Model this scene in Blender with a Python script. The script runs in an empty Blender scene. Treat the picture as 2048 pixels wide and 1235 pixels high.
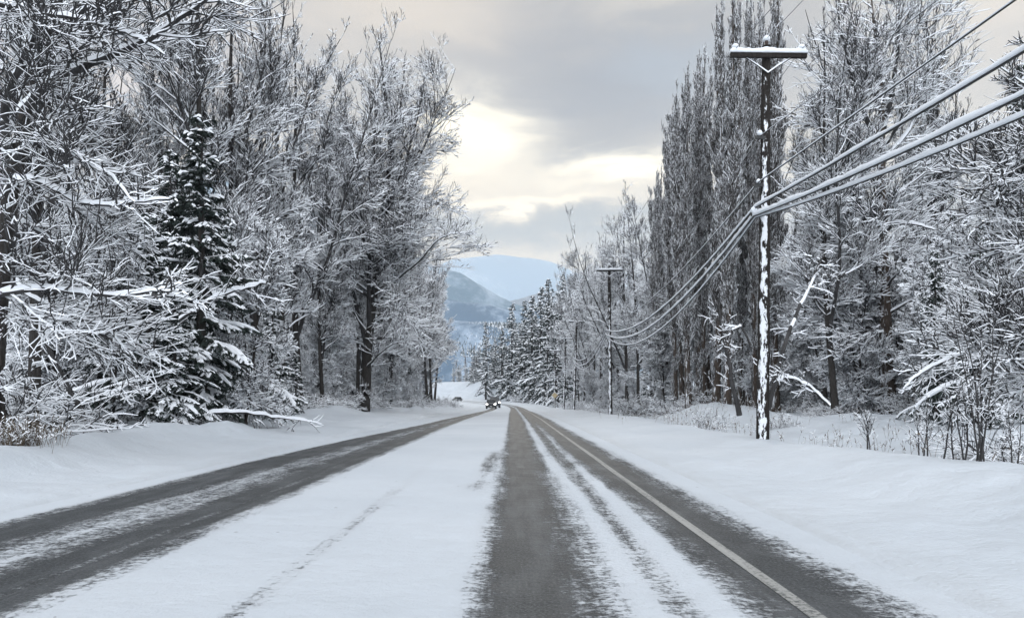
import bpy, bmesh, math
import numpy as np
from mathutils import Vector, Matrix

PI = math.pi
R = math.radians
rng = np.random.default_rng(7)
S = bpy.context.scene

# ------------------------------------------------------------------ camera
F = 1540.0            # focal length in photograph pixels (2048 wide)
CH = 1.4              # eye height
HZ = 796.0            # horizon row of the photograph
cam = bpy.data.cameras.new('camera')
camo = bpy.data.objects.new('camera', cam)
S.collection.objects.link(camo)
cam.sensor_width = 36.0
cam.lens = 36.0 * F / 2048.0
cam.shift_y = (HZ - 617.5) / 2048.0
cam.clip_start = 0.1
cam.clip_end = 60000
camo.location = (0, 0, CH)
camo.rotation_euler = (R(90), 0, 0)
S.camera = camo

# ------------------------------------------------------------------ sky, sun, exposure
SUN_AZ, SUN_EL = R(-4), R(19)
world = bpy.data.worlds.new('World')
S.world = world
world.use_nodes = True
S.view_settings.view_transform = 'Standard'
S.view_settings.look = 'None'
S.view_settings.exposure = 0.36
S.view_settings.gamma = 1.0
SKY = 0.10

def build_sky():
    nt = world.node_tree
    N, L = nt.nodes, nt.links
    N.clear()
    out = N.new('ShaderNodeOutputWorld')
    bg = N.new('ShaderNodeBackground')
    bg.inputs['Strength'].default_value = SKY
    L.new(bg.outputs[0], out.inputs[0])
    sky = N.new('ShaderNodeTexSky')
    sky.sky_type = 'NISHITA'
    sky.sun_disc = False
    sky.sun_elevation = SUN_EL
    sky.sun_rotation = SUN_AZ
    tc = N.new('ShaderNodeTexCoord')
    sep = N.new('ShaderNodeSeparateXYZ')
    L.new(tc.outputs['Generated'], sep.inputs[0])
    def m(op, a, b=None, clamp=False):
        n = N.new('ShaderNodeMath'); n.operation = op; n.use_clamp = clamp
        for i, v in enumerate((a, b)):
            if v is None: continue
            if isinstance(v, (int, float)): n.inputs[i].default_value = v
            else: L.new(v, n.inputs[i])
        return n.outputs[0]
    az = m('ARCTAN2', sep.outputs[0], sep.outputs[1])
    el = m('ARCSINE', sep.outputs[2])
    # long flat cloud noise in azimuth / elevation
    comb = N.new('ShaderNodeCombineXYZ')
    L.new(m('MULTIPLY', az, 3.0), comb.inputs[0])
    L.new(m('MULTIPLY', el, 9.0), comb.inputs[1])
    def noise(scale, detail, rough, off, dist=0.6):
        mp = N.new('ShaderNodeMapping'); mp.inputs['Location'].default_value = (off, off * .7, 0)
        L.new(comb.outputs[0], mp.inputs[0])
        n = N.new('ShaderNodeTexNoise')
        n.inputs['Scale'].default_value = scale; n.inputs['Detail'].default_value = detail
        n.inputs['Roughness'].default_value = rough; n.inputs['Distortion'].default_value = dist
        L.new(mp.outputs[0], n.inputs[0])
        return m('SUBTRACT', n.outputs[0], .5)
    n1 = noise(1.1, 7, .58, 3.1)
    n2 = noise(2.6, 7, .62, 9.4)
    n3 = noise(.8, 3, .5, 21.0)
    azd = m('ADD', az, m('MULTIPLY', n1, .22))
    eld = m('ADD', el, m('MULTIPLY', n2, .10))
    def blob(px, py, sx, sy):
        a = math.atan((px - 1024) / F); e = math.atan((HZ - py) / F)
        dx = m('DIVIDE', m('SUBTRACT', azd, a), sx / F)
        dy = m('DIVIDE', m('SUBTRACT', eld, e), sy / F)
        s = m('ADD', m('MULTIPLY', dx, dx), m('MULTIPLY', dy, dy))
        return m('EXPONENT', m('MULTIPLY', s, -1.0))
    def mix(c1, c2, fac):
        n = N.new('ShaderNodeMix'); n.data_type = 'RGBA'; n.clamp_factor = True
        if isinstance(fac, (int, float)): n.inputs[0].default_value = fac
        else: L.new(fac, n.inputs[0])
        for i, c in ((6, c1), (7, c2)):
            if isinstance(c, tuple): n.inputs[i].default_value = (*c, 1)
            else: L.new(c, n.inputs[i])
        return n.outputs[2]
    def K(r, g, b): return (r / SKY, g / SKY, b / SKY)
    # overcast deck: light grey, brighter overhead than at the horizon
    up = m('MULTIPLY', m('MAXIMUM', el, 0.0), 1.1, True)
    c = mix(K(.38, .35, .325), K(.60, .62, .66), m('MULTIPLY', m('SUBTRACT', el, .55), 1.6, True))
    c = mix(c, K(.27, .27, .29), m('ADD', m('MULTIPLY', n3, 3.2), .30, True))
    # warm break below the deck
    warm = K(.84, .71, .53)
    c = mix(c, warm, m('MULTIPLY', m('ADD', blob(1000, 355, 1000, 100), m('MULTIPLY', n2, .9)), .95, True))
    c = mix(c, K(.66, .56, .45), m('MULTIPLY', blob(820, 20, 260, 90), .85))
    c = mix(c, K(.56, .50, .42), m('MULTIPLY', blob(1330, -20, 170, 50), .8))
    c = mix(c, K(.78, .67, .54), m('MULTIPLY', blob(1990, 60, 240, 200), .8))
    c = mix(c, K(.72, .62, .56), m('MULTIPLY', blob(110, 200, 300, 160), .8))
    c = mix(c, K(.225, .225, .245), m('MULTIPLY', blob(1160, 190, 330, 125), .95))
    c = mix(c, K(.235, .23, .24), m('MULTIPLY', blob(1180, 300, 150, 34), .85))
    c = mix(c, K(1.5, 1.33, 1.0), m('MULTIPLY', blob(940, 270, 120, 60), .8, True))
    c = mix(c, K(1.5, 1.33, 1.0), m('MULTIPLY', blob(1270, 345, 170, 30), .72, True))
    c = mix(c, K(1.2, 1.03, .76), m('MULTIPLY', blob(1060, 408, 200, 16), .9, True))
    c = mix(c, K(.33, .335, .325), m('MULTIPLY', blob(1080, 458, 420, 26), .95))
    c = mix(c, K(.84, .70, .52), m('MULTIPLY', blob(1020, 520, 900, 26), .8))
    # cool open patch in the deck
    c = mix(c, K(.33, .38, .44), m('MULTIPLY', blob(1330, 150, 110, 50), .5))
    # unseen sky behind the viewer brightened, an added front light on the trees
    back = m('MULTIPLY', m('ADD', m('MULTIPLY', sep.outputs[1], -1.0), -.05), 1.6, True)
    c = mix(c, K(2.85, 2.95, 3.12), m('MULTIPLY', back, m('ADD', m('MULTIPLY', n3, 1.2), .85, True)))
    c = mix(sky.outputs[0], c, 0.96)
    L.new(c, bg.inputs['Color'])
build_sky()

sun = bpy.data.lights.new('sun', 'SUN')
sun.energy = 0.9
sun.angle = R(25)
sun.color = (1.0, .93, .82)
suno = bpy.data.objects.new('sun', sun)
S.collection.objects.link(suno)
sd = Vector((math.sin(SUN_AZ) * math.cos(SUN_EL), math.cos(SUN_AZ) * math.cos(SUN_EL), math.sin(SUN_EL)))
suno.rotation_euler = (-sd).to_track_quat('-Z', 'Y').to_euler()
suno.location = (0, 0, 60)

cy = S.cycles
cy.max_bounces = 5; cy.diffuse_bounces = 3; cy.glossy_bounces = 2
cy.transmission_bounces = 3; cy.volume_bounces = 1; cy.transparent_max_bounces = 4
cy.caustics_reflective = False; cy.caustics_refractive = False
cy.use_denoising = True
cy.denoiser = 'OPENIMAGEDENOISE'
cy.sample_clamp_indirect = 4

# ------------------------------------------------------------------ helpers: objects
def link(o):
    S.collection.objects.link(o); return o
def props(o, label=None, cat=None, group=None, kind=None):
    if label: o['label'] = label
    if cat: o['category'] = cat
    if group: o['group'] = group
    if kind: o['kind'] = kind
    return o
def empty(name, loc=(0, 0, 0), rz=0, label=None, cat=None, group=None):
    o = link(bpy.data.objects.new(name, None))
    o.location = loc; o.rotation_euler = (0, 0, rz)
    o.empty_display_size = .3
    return props(o, label, cat, group)
def mesh_obj(name, me, parent=None):
    o = link(bpy.data.objects.new(name, me))
    if parent is not None: o.parent = parent
    return o
def kids(o): return [c for c in S.collection.objects if c.parent == o]
CH_CACHE = {}
def copy_thing(root, loc, rz=0, scale=(1, 1, 1), label=None, group=None, tilt=(0, 0)):
    if root.name not in CH_CACHE: CH_CACHE[root.name] = list(root.children)
    r = link(root.copy()); r.location = loc; r.rotation_euler = (tilt[0], tilt[1], rz); r.scale = scale
    if label: r['label'] = label
    if group: r['group'] = group
    elif 'group' in r.keys(): del r['group']
    for ch in CH_CACHE[root.name]:
        c = link(ch.copy()); c.parent = r
        for g in ch.children:
            d = link(g.copy()); d.parent = c
    return r

class Acc:
    """collects vertex / quad / tri arrays and builds one mesh"""
    def __init__(self):
        self.v = []; self.q = []; self.qm = []; self.t = []; self.tm = []; self.n = 0
    def add(self, v, q=None, qm=None, t=None, tm=None):
        v = np.asarray(v, np.float32).reshape(-1, 3)
        if q is not None and len(q):
            q = np.asarray(q, np.int64); self.q.append(q + self.n)
            self.qm.append(np.broadcast_to(np.asarray(0 if qm is None else qm, np.int32), (len(q),)))
        if t is not None and len(t):
            t = np.asarray(t, np.int64); self.t.append(t + self.n)
            self.tm.append(np.broadcast_to(np.asarray(0 if tm is None else tm, np.int32), (len(t),)))
        self.v.append(v); self.n += len(v)
    def mesh(self, name, mats, smooth=False):
        V = np.concatenate(self.v)
        q = np.concatenate(self.q) if self.q else np.zeros((0, 4), np.int64)
        t = np.concatenate(self.t) if self.t else np.zeros((0, 3), np.int64)
        me = bpy.data.meshes.new(name)
        me.vertices.add(len(V)); me.vertices.foreach_set('co', V.ravel())
        loops = np.concatenate([q.ravel(), t.ravel()]).astype(np.int32)
        nf = len(q) + len(t)
        me.loops.add(len(loops)); me.loops.foreach_set('vertex_index', loops)
        starts = np.concatenate([np.arange(len(q)) * 4, len(q) * 4 + np.arange(len(t)) * 3]).astype(np.int32)
        me.polygons.add(nf); me.polygons.foreach_set('loop_start', starts)
        mi = np.concatenate([np.concatenate(self.qm) if self.qm else np.zeros(0, np.int32),
                             np.concatenate(self.tm) if self.tm else np.zeros(0, np.int32)]).astype(np.int32)
        for mt in mats: me.materials.append(mt)
        me.polygons.foreach_set('material_index', mi)
        me.polygons.foreach_set('use_smooth', np.full(nf, smooth, bool))
        me.update(calc_edges=True)
        return me
    def box(self, c, s, mat=0, rot=None):
        x, y, z = [a / 2 for a in s]
        v = np.array([(i, j, k) for i in (-x, x) for j in (-y, y) for k in (-z, z)])
        if rot is not None: v = v @ np.array(rot.to_3x3()).T
        self.add(v + np.array(c), [(0, 1, 3, 2), (4, 6, 7, 5), (0, 4, 5, 1), (2, 3, 7, 6), (0, 2, 6, 4), (1, 5, 7, 3)], mat)

def nrm(a): return a / np.maximum(np.linalg.norm(a, axis=-1, keepdims=True), 1e-9)

def tubes(acc, P, r, k=4, snow=0.0, side=0.0, bark=0, snowm=1, steep=.88, drop=.12, cap=False, flat=1.0, hmin=0.0):
    """P (N,n,3) centre lines, r (N,n) radii. Snow sits on the upper vertices of every ring."""
    Nn, n, _ = P.shape
    T = np.empty_like(P)
    T[:, 1:-1] = P[:, 2:] - P[:, :-2] if n > 2 else T[:, 1:-1]
    T[:, 0] = P[:, 1] - P[:, 0]; T[:, -1] = P[:, -1] - P[:, -2]
    T = nrm(T)
    up = np.array([0, 0, 1.0])
    sd_ = np.cross(T, up)
    ln = np.linalg.norm(sd_, axis=-1, keepdims=True)
    fb = nrm(np.cross(T, np.array([1.0, .2, 0])))
    sd_ = np.where(ln < .05, fb, sd_ / np.maximum(ln, 1e-6))
    U = np.cross(sd_, T)
    hor = np.sqrt(np.clip(1 - T[..., 2] ** 2, 0, 1))            # 1 when level
    hor = np.maximum(hor, hmin)
    sn = np.asarray(snow) * hor ** .5 * np.ones_like(r)
    sn = sn * (.65 + .7 * rng.random(sn.shape))
    sn[:, -1] *= .4
    ang = 2 * PI * np.arange(k) / k
    rings = np.empty((Nn, n, k, 3))
    for j, a in enumerate(ang):
        s, c = math.sin(a), math.cos(a)
        rr = r * (1 if s < .1 else 1)
        off = sd_ * (c * (rr + side * hor * (1 if s > -.1 else 0)))[..., None] * flat
        off = off + U * (s * r)[..., None]
        if s > .1: off = off + np.array([0, 0, 1.0]) * (sn * s ** .5)[..., None]
        rings[:, :, j] = P + off
    base = (np.arange(Nn * n).reshape(Nn, n) * k)
    a0 = base[:, :-1].ravel(); a1 = base[:, 1:].ravel()
    segtz = np.abs(T[:, :-1, 2]).ravel()
    has = (segtz < steep) & (rng.random(segtz.shape) > drop)
    for j in range(k):
        j2 = (j + 1) % k
        q = np.stack([a0 + j, a1 + j, a1 + j2, a0 + j2], 1)
        mid = math.sin((ang[j] + PI / k))
        if mid > .15 and np.any(np.asarray(snow) > 0): m = np.where(has, snowm, bark)
        else: m = np.full(len(q), bark)
        acc.add(rings.reshape(-1, 3) if j == 0 else np.zeros((0, 3)), None)
        if j == 0: off0 = acc.n - Nn * n * k
        acc.q.append(q + off0); acc.qm.append(m.astype(np.int32))
    if cap:
        for i in (0, n - 1):
            cc = base[:, i]
            for j in range(1, k - 1):
                acc.t.append(np.stack([cc, cc + j, cc + j + 1], 1) + off0)
                acc.tm.append(np.full(len(cc), bark, np.int32))

def grow(P0, D0, L, n, wob, trop, r0, r1, gpow=1.0):
    N_ = len(P0)
    P = np.empty((N_, n + 1, 3)); P[:, 0] = P0
    d = nrm(D0.copy())
    trop = np.broadcast_to(np.asarray(trop, float), (N_,))
    L = np.broadcast_to(np.asarray(L, float), (N_,))
    for i in range(n):
        d = d + rng.normal(0, wob, (N_, 3))
        d[:, 2] += trop
        d = nrm(d)
        P[:, i + 1] = P[:, i] + d * (L / n)[:, None]
    t = np.linspace(0, 1, n + 1) ** gpow
    r0 = np.broadcast_to(np.asarray(r0, float), (N_,)); r1 = np.broadcast_to(np.asarray(r1, float), (N_,))
    rad = r0[:, None] * (1 - t) + r1[:, None] * t
    return P, rad

def sprout(P, rad, L, cnt, t0, t1, amin, amax, flat=0.0):
    """cnt children per parent -> positions, directions, parent radius, t, parent length"""
    N_, n, _ = P.shape
    cnt = np.broadcast_to(np.asarray(cnt), (N_,)).astype(int)
    idx = np.repeat(np.arange(N_), cnt)
    M = len(idx)
    t = t0 + (t1 - t0) * rng.random(M)
    f = t * (n - 1); i0 = np.minimum(f.astype(int), n - 2); w = (f - i0)[:, None]
    A = P[idx, i0]; B = P[idx, i0 + 1]
    pos = A * (1 - w) + B * w
    T = nrm(B - A)
    rd = rad[idx, i0] * (1 - w[:, 0]) + rad[idx, i0 + 1] * w[:, 0]
    rnd = rng.normal(0, 1, (M, 3))
    rnd[:, 2] *= (1 - flat)
    perp = nrm(rnd - T * np.sum(rnd * T, 1, keepdims=True))
    a = amin + (amax - amin) * rng.random(M)
    d = T * np.cos(a)[:, None] + perp * np.sin(a)[:, None]
    return pos, d, rd, t, np.broadcast_to(np.asarray(L, float), (N_,))[idx], idx

# ------------------------------------------------------------------ materials
def new_mat(name):
    m = bpy.data.materials.new(name); m.use_nodes = True
    nt = m.node_tree; b = nt.nodes['Principled BSDF']
    return m, nt, b
def nd(nt, t, **kw):
    n = nt.nodes.new(t)
    for k_, v in kw.items():
        if k_ in n.inputs: n.inputs[k_].default_value = v
        else: setattr(n, k_, v)
    return n
def noise_tex(nt, vec, scale, detail=4, rough=.55, mapscale=None, dist=0):
    if mapscale is not None:
        mp = nd(nt, 'ShaderNodeMapping'); mp.inputs['Scale'].default_value = mapscale
        nt.links.new(vec, mp.inputs[0]); vec = mp.outputs[0]
    n = nd(nt, 'ShaderNodeTexNoise', Scale=scale, Detail=detail, Roughness=rough, Distortion=dist)
    nt.links.new(vec, n.inputs['Vector'])
    return n.outputs['Fac']
def mth(nt, op, a, b=0.0, clamp=False):
    n = nd(nt, 'ShaderNodeMath', operation=op, use_clamp=clamp)
    for i, v in enumerate((a, b)):
        if isinstance(v, (int, float)): n.inputs[i].default_value = v
        else: nt.links.new(v, n.inputs[i])
    return n.outputs[0]
def ramp(nt, fac, stops):
    n = nd(nt, 'ShaderNodeValToRGB')
    while len(n.color_ramp.elements) < len(stops): n.color_ramp.elements.new(.5)
    for e, (p, c) in zip(n.color_ramp.elements, stops):
        e.position = p; e.color = (*c, 1) if len(c) == 3 else c
    nt.links.new(fac, n.inputs[0])
    return n.outputs[0]
def mixc(nt, fac, a, b):
    n = nd(nt, 'ShaderNodeMix', data_type='RGBA', clamp_factor=True)
    if isinstance(fac, (int, float)): n.inputs[0].default_value = fac
    else: nt.links.new(fac, n.inputs[0])
    for i, c in ((6, a), (7, b)):
        if isinstance(c, tuple): n.inputs[i].default_value = (*c, 1)
        else: nt.links.new(c, n.inputs[i])
    return n.outputs[2]
def bump(nt, b, h, strength, dist):
    n = nd(nt, 'ShaderNodeBump', Strength=strength, Distance=dist)
    nt.links.new(h, n.inputs['Height']); nt.links.new(n.outputs[0], b.inputs['Normal'])
SNOW = (.88, .90, .93)

def simple(name, col, rough=.7, metal=0, var=.0, scale=8, coat=0):
    m, nt, b = new_mat(name)
    b.inputs['Roughness'].default_value = rough; b.inputs['Metallic'].default_value = metal
    if 'Specular IOR Level' in b.inputs and rough > .8: b.inputs['Specular IOR Level'].default_value = .2
    if coat: b.inputs['Coat Weight'].default_value = coat
    if var:
        tc = nd(nt, 'ShaderNodeTexCoord')
        f = noise_tex(nt, tc.outputs['Object'], scale, 5)
        lo = tuple(c * (1 - var) for c in col); hi = tuple(min(1, c * (1 + var)) for c in col)
        nt.links.new(ramp(nt, f, [(.3, lo), (.7, hi)]), b.inputs['Base Color'])
    else: b.inputs['Base Color'].default_value = (*col, 1)
    return m
M = {}
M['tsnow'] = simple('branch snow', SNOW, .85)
M['twig'] = simple('twig bark', (.052, .050, .050), .9, var=.35, scale=2)
M['poptwig'] = simple('poplar bark', (.088, .080, .075), .9, var=.3, scale=2)
M['needle'] = simple('conifer needles', (.016, .026, .021), .8, var=.4, scale=1.5)
M['weed'] = simple('dry weeds', (.13, .105, .08), .9, var=.3, scale=3)

def bark_mat(name, c1, c2, plaster, vs=(6, 6, .9)):
    m, nt, b = new_mat(name)
    tc = nd(nt, 'ShaderNodeTexCoord'); geo = nd(nt, 'ShaderNodeNewGeometry')
    f = noise_tex(nt, tc.outputs['Object'], 4.0, 6, .65, mapscale=vs)
    col = ramp(nt, f, [(.3, c1), (.7, c2)])
    # wind-driven snow stuck to the side that faces the weather
    dp = nd(nt, 'ShaderNodeVectorMath', operation='DOT_PRODUCT'); dp.inputs[1].default_value = Vector((-.80, -.60, .0)).normalized()
    nt.links.new(geo.outputs['Normal'], dp.inputs[0])
    g = noise_tex(nt, tc.outputs['Object'], 1.7, 6, .7, mapscale=(3, 3, .8))
    s = mth(nt, 'ADD', mth(nt, 'MULTIPLY', dp.outputs['Value'], .45), mth(nt, 'MULTIPLY', mth(nt, 'SUBTRACT', g, .5), 2.2))
    upz = nd(nt, 'ShaderNodeSeparateXYZ'); nt.links.new(geo.outputs['Normal'], upz.inputs[0])
    s = mth(nt, 'ADD', s, mth(nt, 'MULTIPLY', mth(nt, 'MAXIMUM', upz.outputs[2], 0.0), 1.4))
    s = mth(nt, 'MULTIPLY', mth(nt, 'ADD', s, plaster), 5.0, True)
    nt.links.new(mixc(nt, s, col, SNOW), b.inputs['Base Color'])
    b.inputs['Roughness'].default_value = .9; b.inputs['Specular IOR Level'].default_value = .2
    bump(nt, b, mth(nt, 'ADD', f, mth(nt, 'MULTIPLY', s, .6)), .7, .03)
    return m
M['bark'] = bark_mat('trunk bark', (.022, .020, .019), (.062, .055, .050), -.85)
M['popbark'] = bark_mat('poplar trunk bark', (.035, .027, .022), (.11, .085, .068), -.5)
M['pole'] = bark_mat('tarred pole wood', (.014, .012, .011), (.040, .034, .030), -.85, vs=(12, 12, .5))

# snow on the ground
def ground_snow_nodes(nt, vec):
    """colour, height of lying snow"""
    big = noise_tex(nt, vec, .22, 4, .5)
    fine = noise_tex(nt, vec, 1.7, 6, .55)
    grit = noise_tex(nt, vec, 22, 2, .5)
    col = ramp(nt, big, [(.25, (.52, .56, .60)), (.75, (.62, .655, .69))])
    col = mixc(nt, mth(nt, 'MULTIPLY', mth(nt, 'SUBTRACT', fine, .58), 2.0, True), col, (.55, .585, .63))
    h = mth(nt, 'ADD', mth(nt, 'MULTIPLY', fine, 1.0), mth(nt, 'MULTIPLY', grit, .14))
    return col, h
def make_ground_mat():
    m, nt, b = new_mat('lying snow')
    geo = nd(nt, 'ShaderNodeNewGeometry')
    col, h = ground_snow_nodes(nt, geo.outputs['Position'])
    at = nd(nt, 'ShaderNodeAttribute', attribute_name='dirt')
    streak = noise_tex(nt, geo.outputs['Position'], 1.0, 6, .7, mapscale=(4.5, .55, 1))
    lump = noise_tex(nt, geo.outputs['Position'], 1.4, 5, .6)
    d = mth(nt, 'MULTIPLY', at.outputs['Fac'], mth(nt, 'MULTIPLY', mth(nt, 'ADD', mth(nt, 'MULTIPLY', mth(nt, 'SUBTRACT', streak, .42), 3.0), .35), 1.0, True), True)
    col = mixc(nt, d, col, (.36, .36, .35))
    # small crumbs thrown off the plough
    vo = nd(nt, 'ShaderNodeTexVoronoi', Scale=1.7); nt.links.new(geo.outputs['Position'], vo.inputs['Vector'])
    cr = mth(nt, 'MULTIPLY', mth(nt, 'LESS_THAN', vo.outputs['Distance'], .075), mth(nt, 'GREATER_THAN', lump, .53))
    col = mixc(nt, mth(nt, 'MULTIPLY', cr, .5), col, (.40, .41, .42))
    nt.links.new(col, b.inputs['Base Color'])
    b.inputs['Roughness'].default_value = .8; b.inputs['Specular IOR Level'].default_value = .25
    bump(nt, b, mth(nt, 'ADD', h, mth(nt, 'MULTIPLY', cr, -1.0)), .7, .10)
    return m
M['ground'] = make_ground_mat()
def make_road_mat():
    m, nt, b = new_mat('snowy asphalt')
    geo = nd(nt, 'ShaderNodeNewGeometry')
    P = geo.outputs['Position']
    at = nd(nt, 'ShaderNodeAttribute', attribute_name='cover')
    al = nd(nt, 'ShaderNodeAttribute', attribute_name='lane')          # (u, y) road coordinates
    q = al.outputs['Vector']
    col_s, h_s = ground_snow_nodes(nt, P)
    streak = noise_tex(nt, q, 1.0, 7, .68, mapscale=(5, .35, 1))
    patch = noise_tex(nt, q, 1.0, 6, .62, mapscale=(2.0, .8, 1), dist=.4)
    feather = noise_tex(nt, q, 1.0, 6, .75, mapscale=(5, 9, 1), dist=.8)
    grit = noise_tex(nt, q, 20, 5, .75)
    rock = noise_tex(nt, q, 42, 4, .75)
    w = mth(nt, 'MULTIPLY', mth(nt, 'SUBTRACT', streak, .5), 1.1)
    w = mth(nt, 'ADD', w, mth(nt, 'MULTIPLY', mth(nt, 'SUBTRACT', patch, .5), .8))
    w = mth(nt, 'ADD', w, mth(nt, 'MULTIPLY', mth(nt, 'SUBTRACT', feather, .5), 1.6))
    w = mth(nt, 'ADD', w, mth(nt, 'MULTIPLY', mth(nt, 'SUBTRACT', grit, .5), 2.0))
    cv = at.outputs['Fac']
    # noise acts mostly where the cover is partial
    amp = mth(nt, 'ADD', .20, mth(nt, 'MULTIPLY', mth(nt, 'MULTIPLY', cv, mth(nt, 'SUBTRACT', 1.0, cv)), 3.4))
    f = mth(nt, 'ADD', cv, mth(nt, 'MULTIPLY', w, amp))
    mr = nd(nt, 'ShaderNodeMapRange', interpolation_type='SMOOTHSTEP')
    mr.inputs['From Min'].default_value = .24; mr.inputs['From Max'].default_value = .76
    nt.links.new(f, mr.inputs['Value'])
    f = mr.outputs['Result']
    asp = ramp(nt, rock, [(.3, (.020, .022, .024)), (.48, (.040, .044, .047)), (.72, (.15, .158, .165))])
    vo = nd(nt, 'ShaderNodeTexVoronoi', Scale=2.6); nt.links.new(P, vo.inputs['Vector'])
    cr = mth(nt, 'MULTIPLY', mth(nt, 'LESS_THAN', vo.outputs['Distance'], .06), mth(nt, 'GREATER_THAN', patch, .52))
    col_s = mixc(nt, mth(nt, 'MULTIPLY', cr, .7), col_s, (.25, .26, .27))
    asp = mixc(nt, mth(nt, 'MULTIPLY', mth(nt, 'ADD', mth(nt, 'SUBTRACT', patch, .40), mth(nt, 'SUBTRACT', streak, .5)), 1.5, True), asp, (.16, .168, .175))
    col = mixc(nt, f, asp, col_s)
    # traffic dulls the packed snow a little where it is thin
    col = mixc(nt, mth(nt, 'MULTIPLY', mth(nt, 'SUBTRACT', .985, cv), 1.2, True), col, mixc(nt, f, asp, (.50, .52, .54)))
    nt.links.new(col, b.inputs['Base Color'])
    nt.links.new(mth(nt, 'ADD', .66, mth(nt, 'MULTIPLY', f, .2)), b.inputs['Roughness']); b.inputs['Specular IOR Level'].default_value = .22
    hh = mth(nt, 'ADD', mth(nt, 'MULTIPLY', f, 1.0), mth(nt, 'ADD', mth(nt, 'MULTIPLY', h_s, 2.0), mth(nt, 'MULTIPLY', rock, .25)))
    bump(nt, b, hh, .8, .035)
    return m
M['road'] = make_road_mat()
def make_line_mat():
    m, nt, b = new_mat('worn edge line paint')
    geo = nd(nt, 'ShaderNodeNewGeometry')
    f = noise_tex(nt, geo.outputs['Position'], 26, 4, .7)
    g = noise_tex(nt, geo.outputs['Position'], 1.0, 4, .6, mapscale=(8, .5, 1))
    col = ramp(nt, mth(nt, 'ADD', mth(nt, 'MULTIPLY', f, .6), mth(nt, 'MULTIPLY', g, .4)), [(.40, (.09, .095, .095)), (.47, (.29, .29, .275)), (.7, (.40, .40, .38))])
    nt.links.new(col, b.inputs['Base Color']); b.inputs['Roughness'].default_value = .8
    return m
M['line'] = make_line_mat()

# ------------------------------------------------------------------ terrain
def smooth(x, a, b):
    t = np.clip((np.asarray(x, float) - a) / (b - a), 0, 1); return t * t * (3 - 2 * t)
def road_c(y):
    return np.interp(y, [-80, 130, 150, 175, 205, 235, 266, 300, 340, 400, 470, 560, 700], [0, 0, -.15, -1.0, -4, -9, -17, -29, -47, -85, -145, -240, -420])
def road_z(y):
    return np.interp(y, [-80, 50, 80, 110, 140, 170, 205, 240, 270, 310, 360, 420, 700], [0, 0, -.12, -.38, -.5, -.42, -.15, .15, .5, .75, .95, 1.1, 1.5])
_perm = np.random.default_rng(3).random((64, 64))
def vnoise(x, y):
    x = np.asarray(x, float); y = np.asarray(y, float)
    xi = np.floor(x).astype(int); yi = np.floor(y).astype(int)
    fx = x - xi; fy = y - yi; fx = fx * fx * (3 - 2 * fx); fy = fy * fy * (3 - 2 * fy)
    g = lambda a, b: _perm[a % 64, b % 64]
    return (g(xi, yi) * (1 - fx) + g(xi + 1, yi) * fx) * (1 - fy) + (g(xi, yi + 1) * (1 - fx) + g(xi + 1, yi + 1) * fx) * fy - .5
def fbm(x, y, o=4):
    s = 0; a = 1
    for i in range(o): s = s + a * vnoise(x * 2 ** i + 7.3 * i, y * 2 ** i + 3.1 * i); a *= .5
    return s
def left_edge(y):      # where the cleared verge meets the wood on the left
    return np.interp(y, [0, 14, 20, 24, 30, 40, 56, 110, 140], [-9.3, -9.6, -10.1, -9.6, -11.0, -13, -12, -10.2, -10.5])
def zg(x, y):
    x = np.asarray(x, float); y = np.asarray(y, float)
    u = x - road_c(y); zr = road_z(y)
    near = 1 - smooth(y, 12, 24)
    crest = .25 + .2 * near + .10 * vnoise(y * .45, y * 0 + 9)
    right = np.interp(u, [3.0, 3.5, 5.2], [0, .05, .12]) * 1.0
    right = right + (crest - .12) * smooth(u, 4.6, 6.9)
    right = right - (crest + .25) * smooth(u, 7.1, 9.2) + .65 * smooth(u, 9.0, 19) + .5 * smooth(u, 25, 60)
    right = right + 1.15 * np.exp(-((y - 46) / 9) ** 2 - ((x - 12.2) / 2.6) ** 2)
    right = right + .40 * np.exp(-((y - 33) / 5) ** 2 - ((x - 16.5) / 4) ** 2)
    le = -left_edge(y)
    left = .07 * smooth(-u, 6.1, 6.5) + .16 * smooth(-u, 6.5, 8.6) + (.26 + .5 * vnoise(y * .33, y * 0 + 3)) * np.exp(-((-u - le + .6) / .75) ** 2) + .16 * smooth(-u, 9, 12) + .2 * smooth(-u, 12, 30)
    hills = 7.6 * smooth(u, 15, 29) * smooth(y, 238, 275)
    n = fbm(x * .35, y * .25) * .15 + fbm(x * 1.3 + 5, y * 1.1) * .06 + fbm(u * 1.6, y * .12 + 4) * .07
    n = n * (1 - smooth(u, -6.6, -6.2) * (1 - smooth(u, 3.0, 4.6)))
    n = n + (fbm(x * .9, y * .9 + 9) * .22) * smooth(u, 8.5, 11) + fbm(x * .8 + 3, y * .6) * .18 * smooth(-u, 8, 10)
    for a_, b_, r_ in ((5.2, 8.2, .16), (5.6, 8.9, .13), (4.9, 10.5, .16), (6.1, 9.6, .2), (5.4, 12.3, .15), (6.3, 13.1, .14), (4.4, 7.4, .12), (5.9, 7.6, .2), (6.4, 11.0, .16), (-7.6, 15.2, .15), (-7.9, 16.8, .14), (-8.4, 12.0, .15), (5.0, 15.5, .15), (4.6, 17.9, .14)):
        n = n - .07 * np.exp(-((x - a_) ** 2 + ((y - b_) * .8) ** 2) / (r_ * r_))
    inroad = smooth(u, -6.35, -6.0) * (1 - smooth(u, 2.85, 3.2))
    off = np.where(u > 0, right, left) + n + hills
    return zr + off * (1 - inroad) - .07 * inroad
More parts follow.
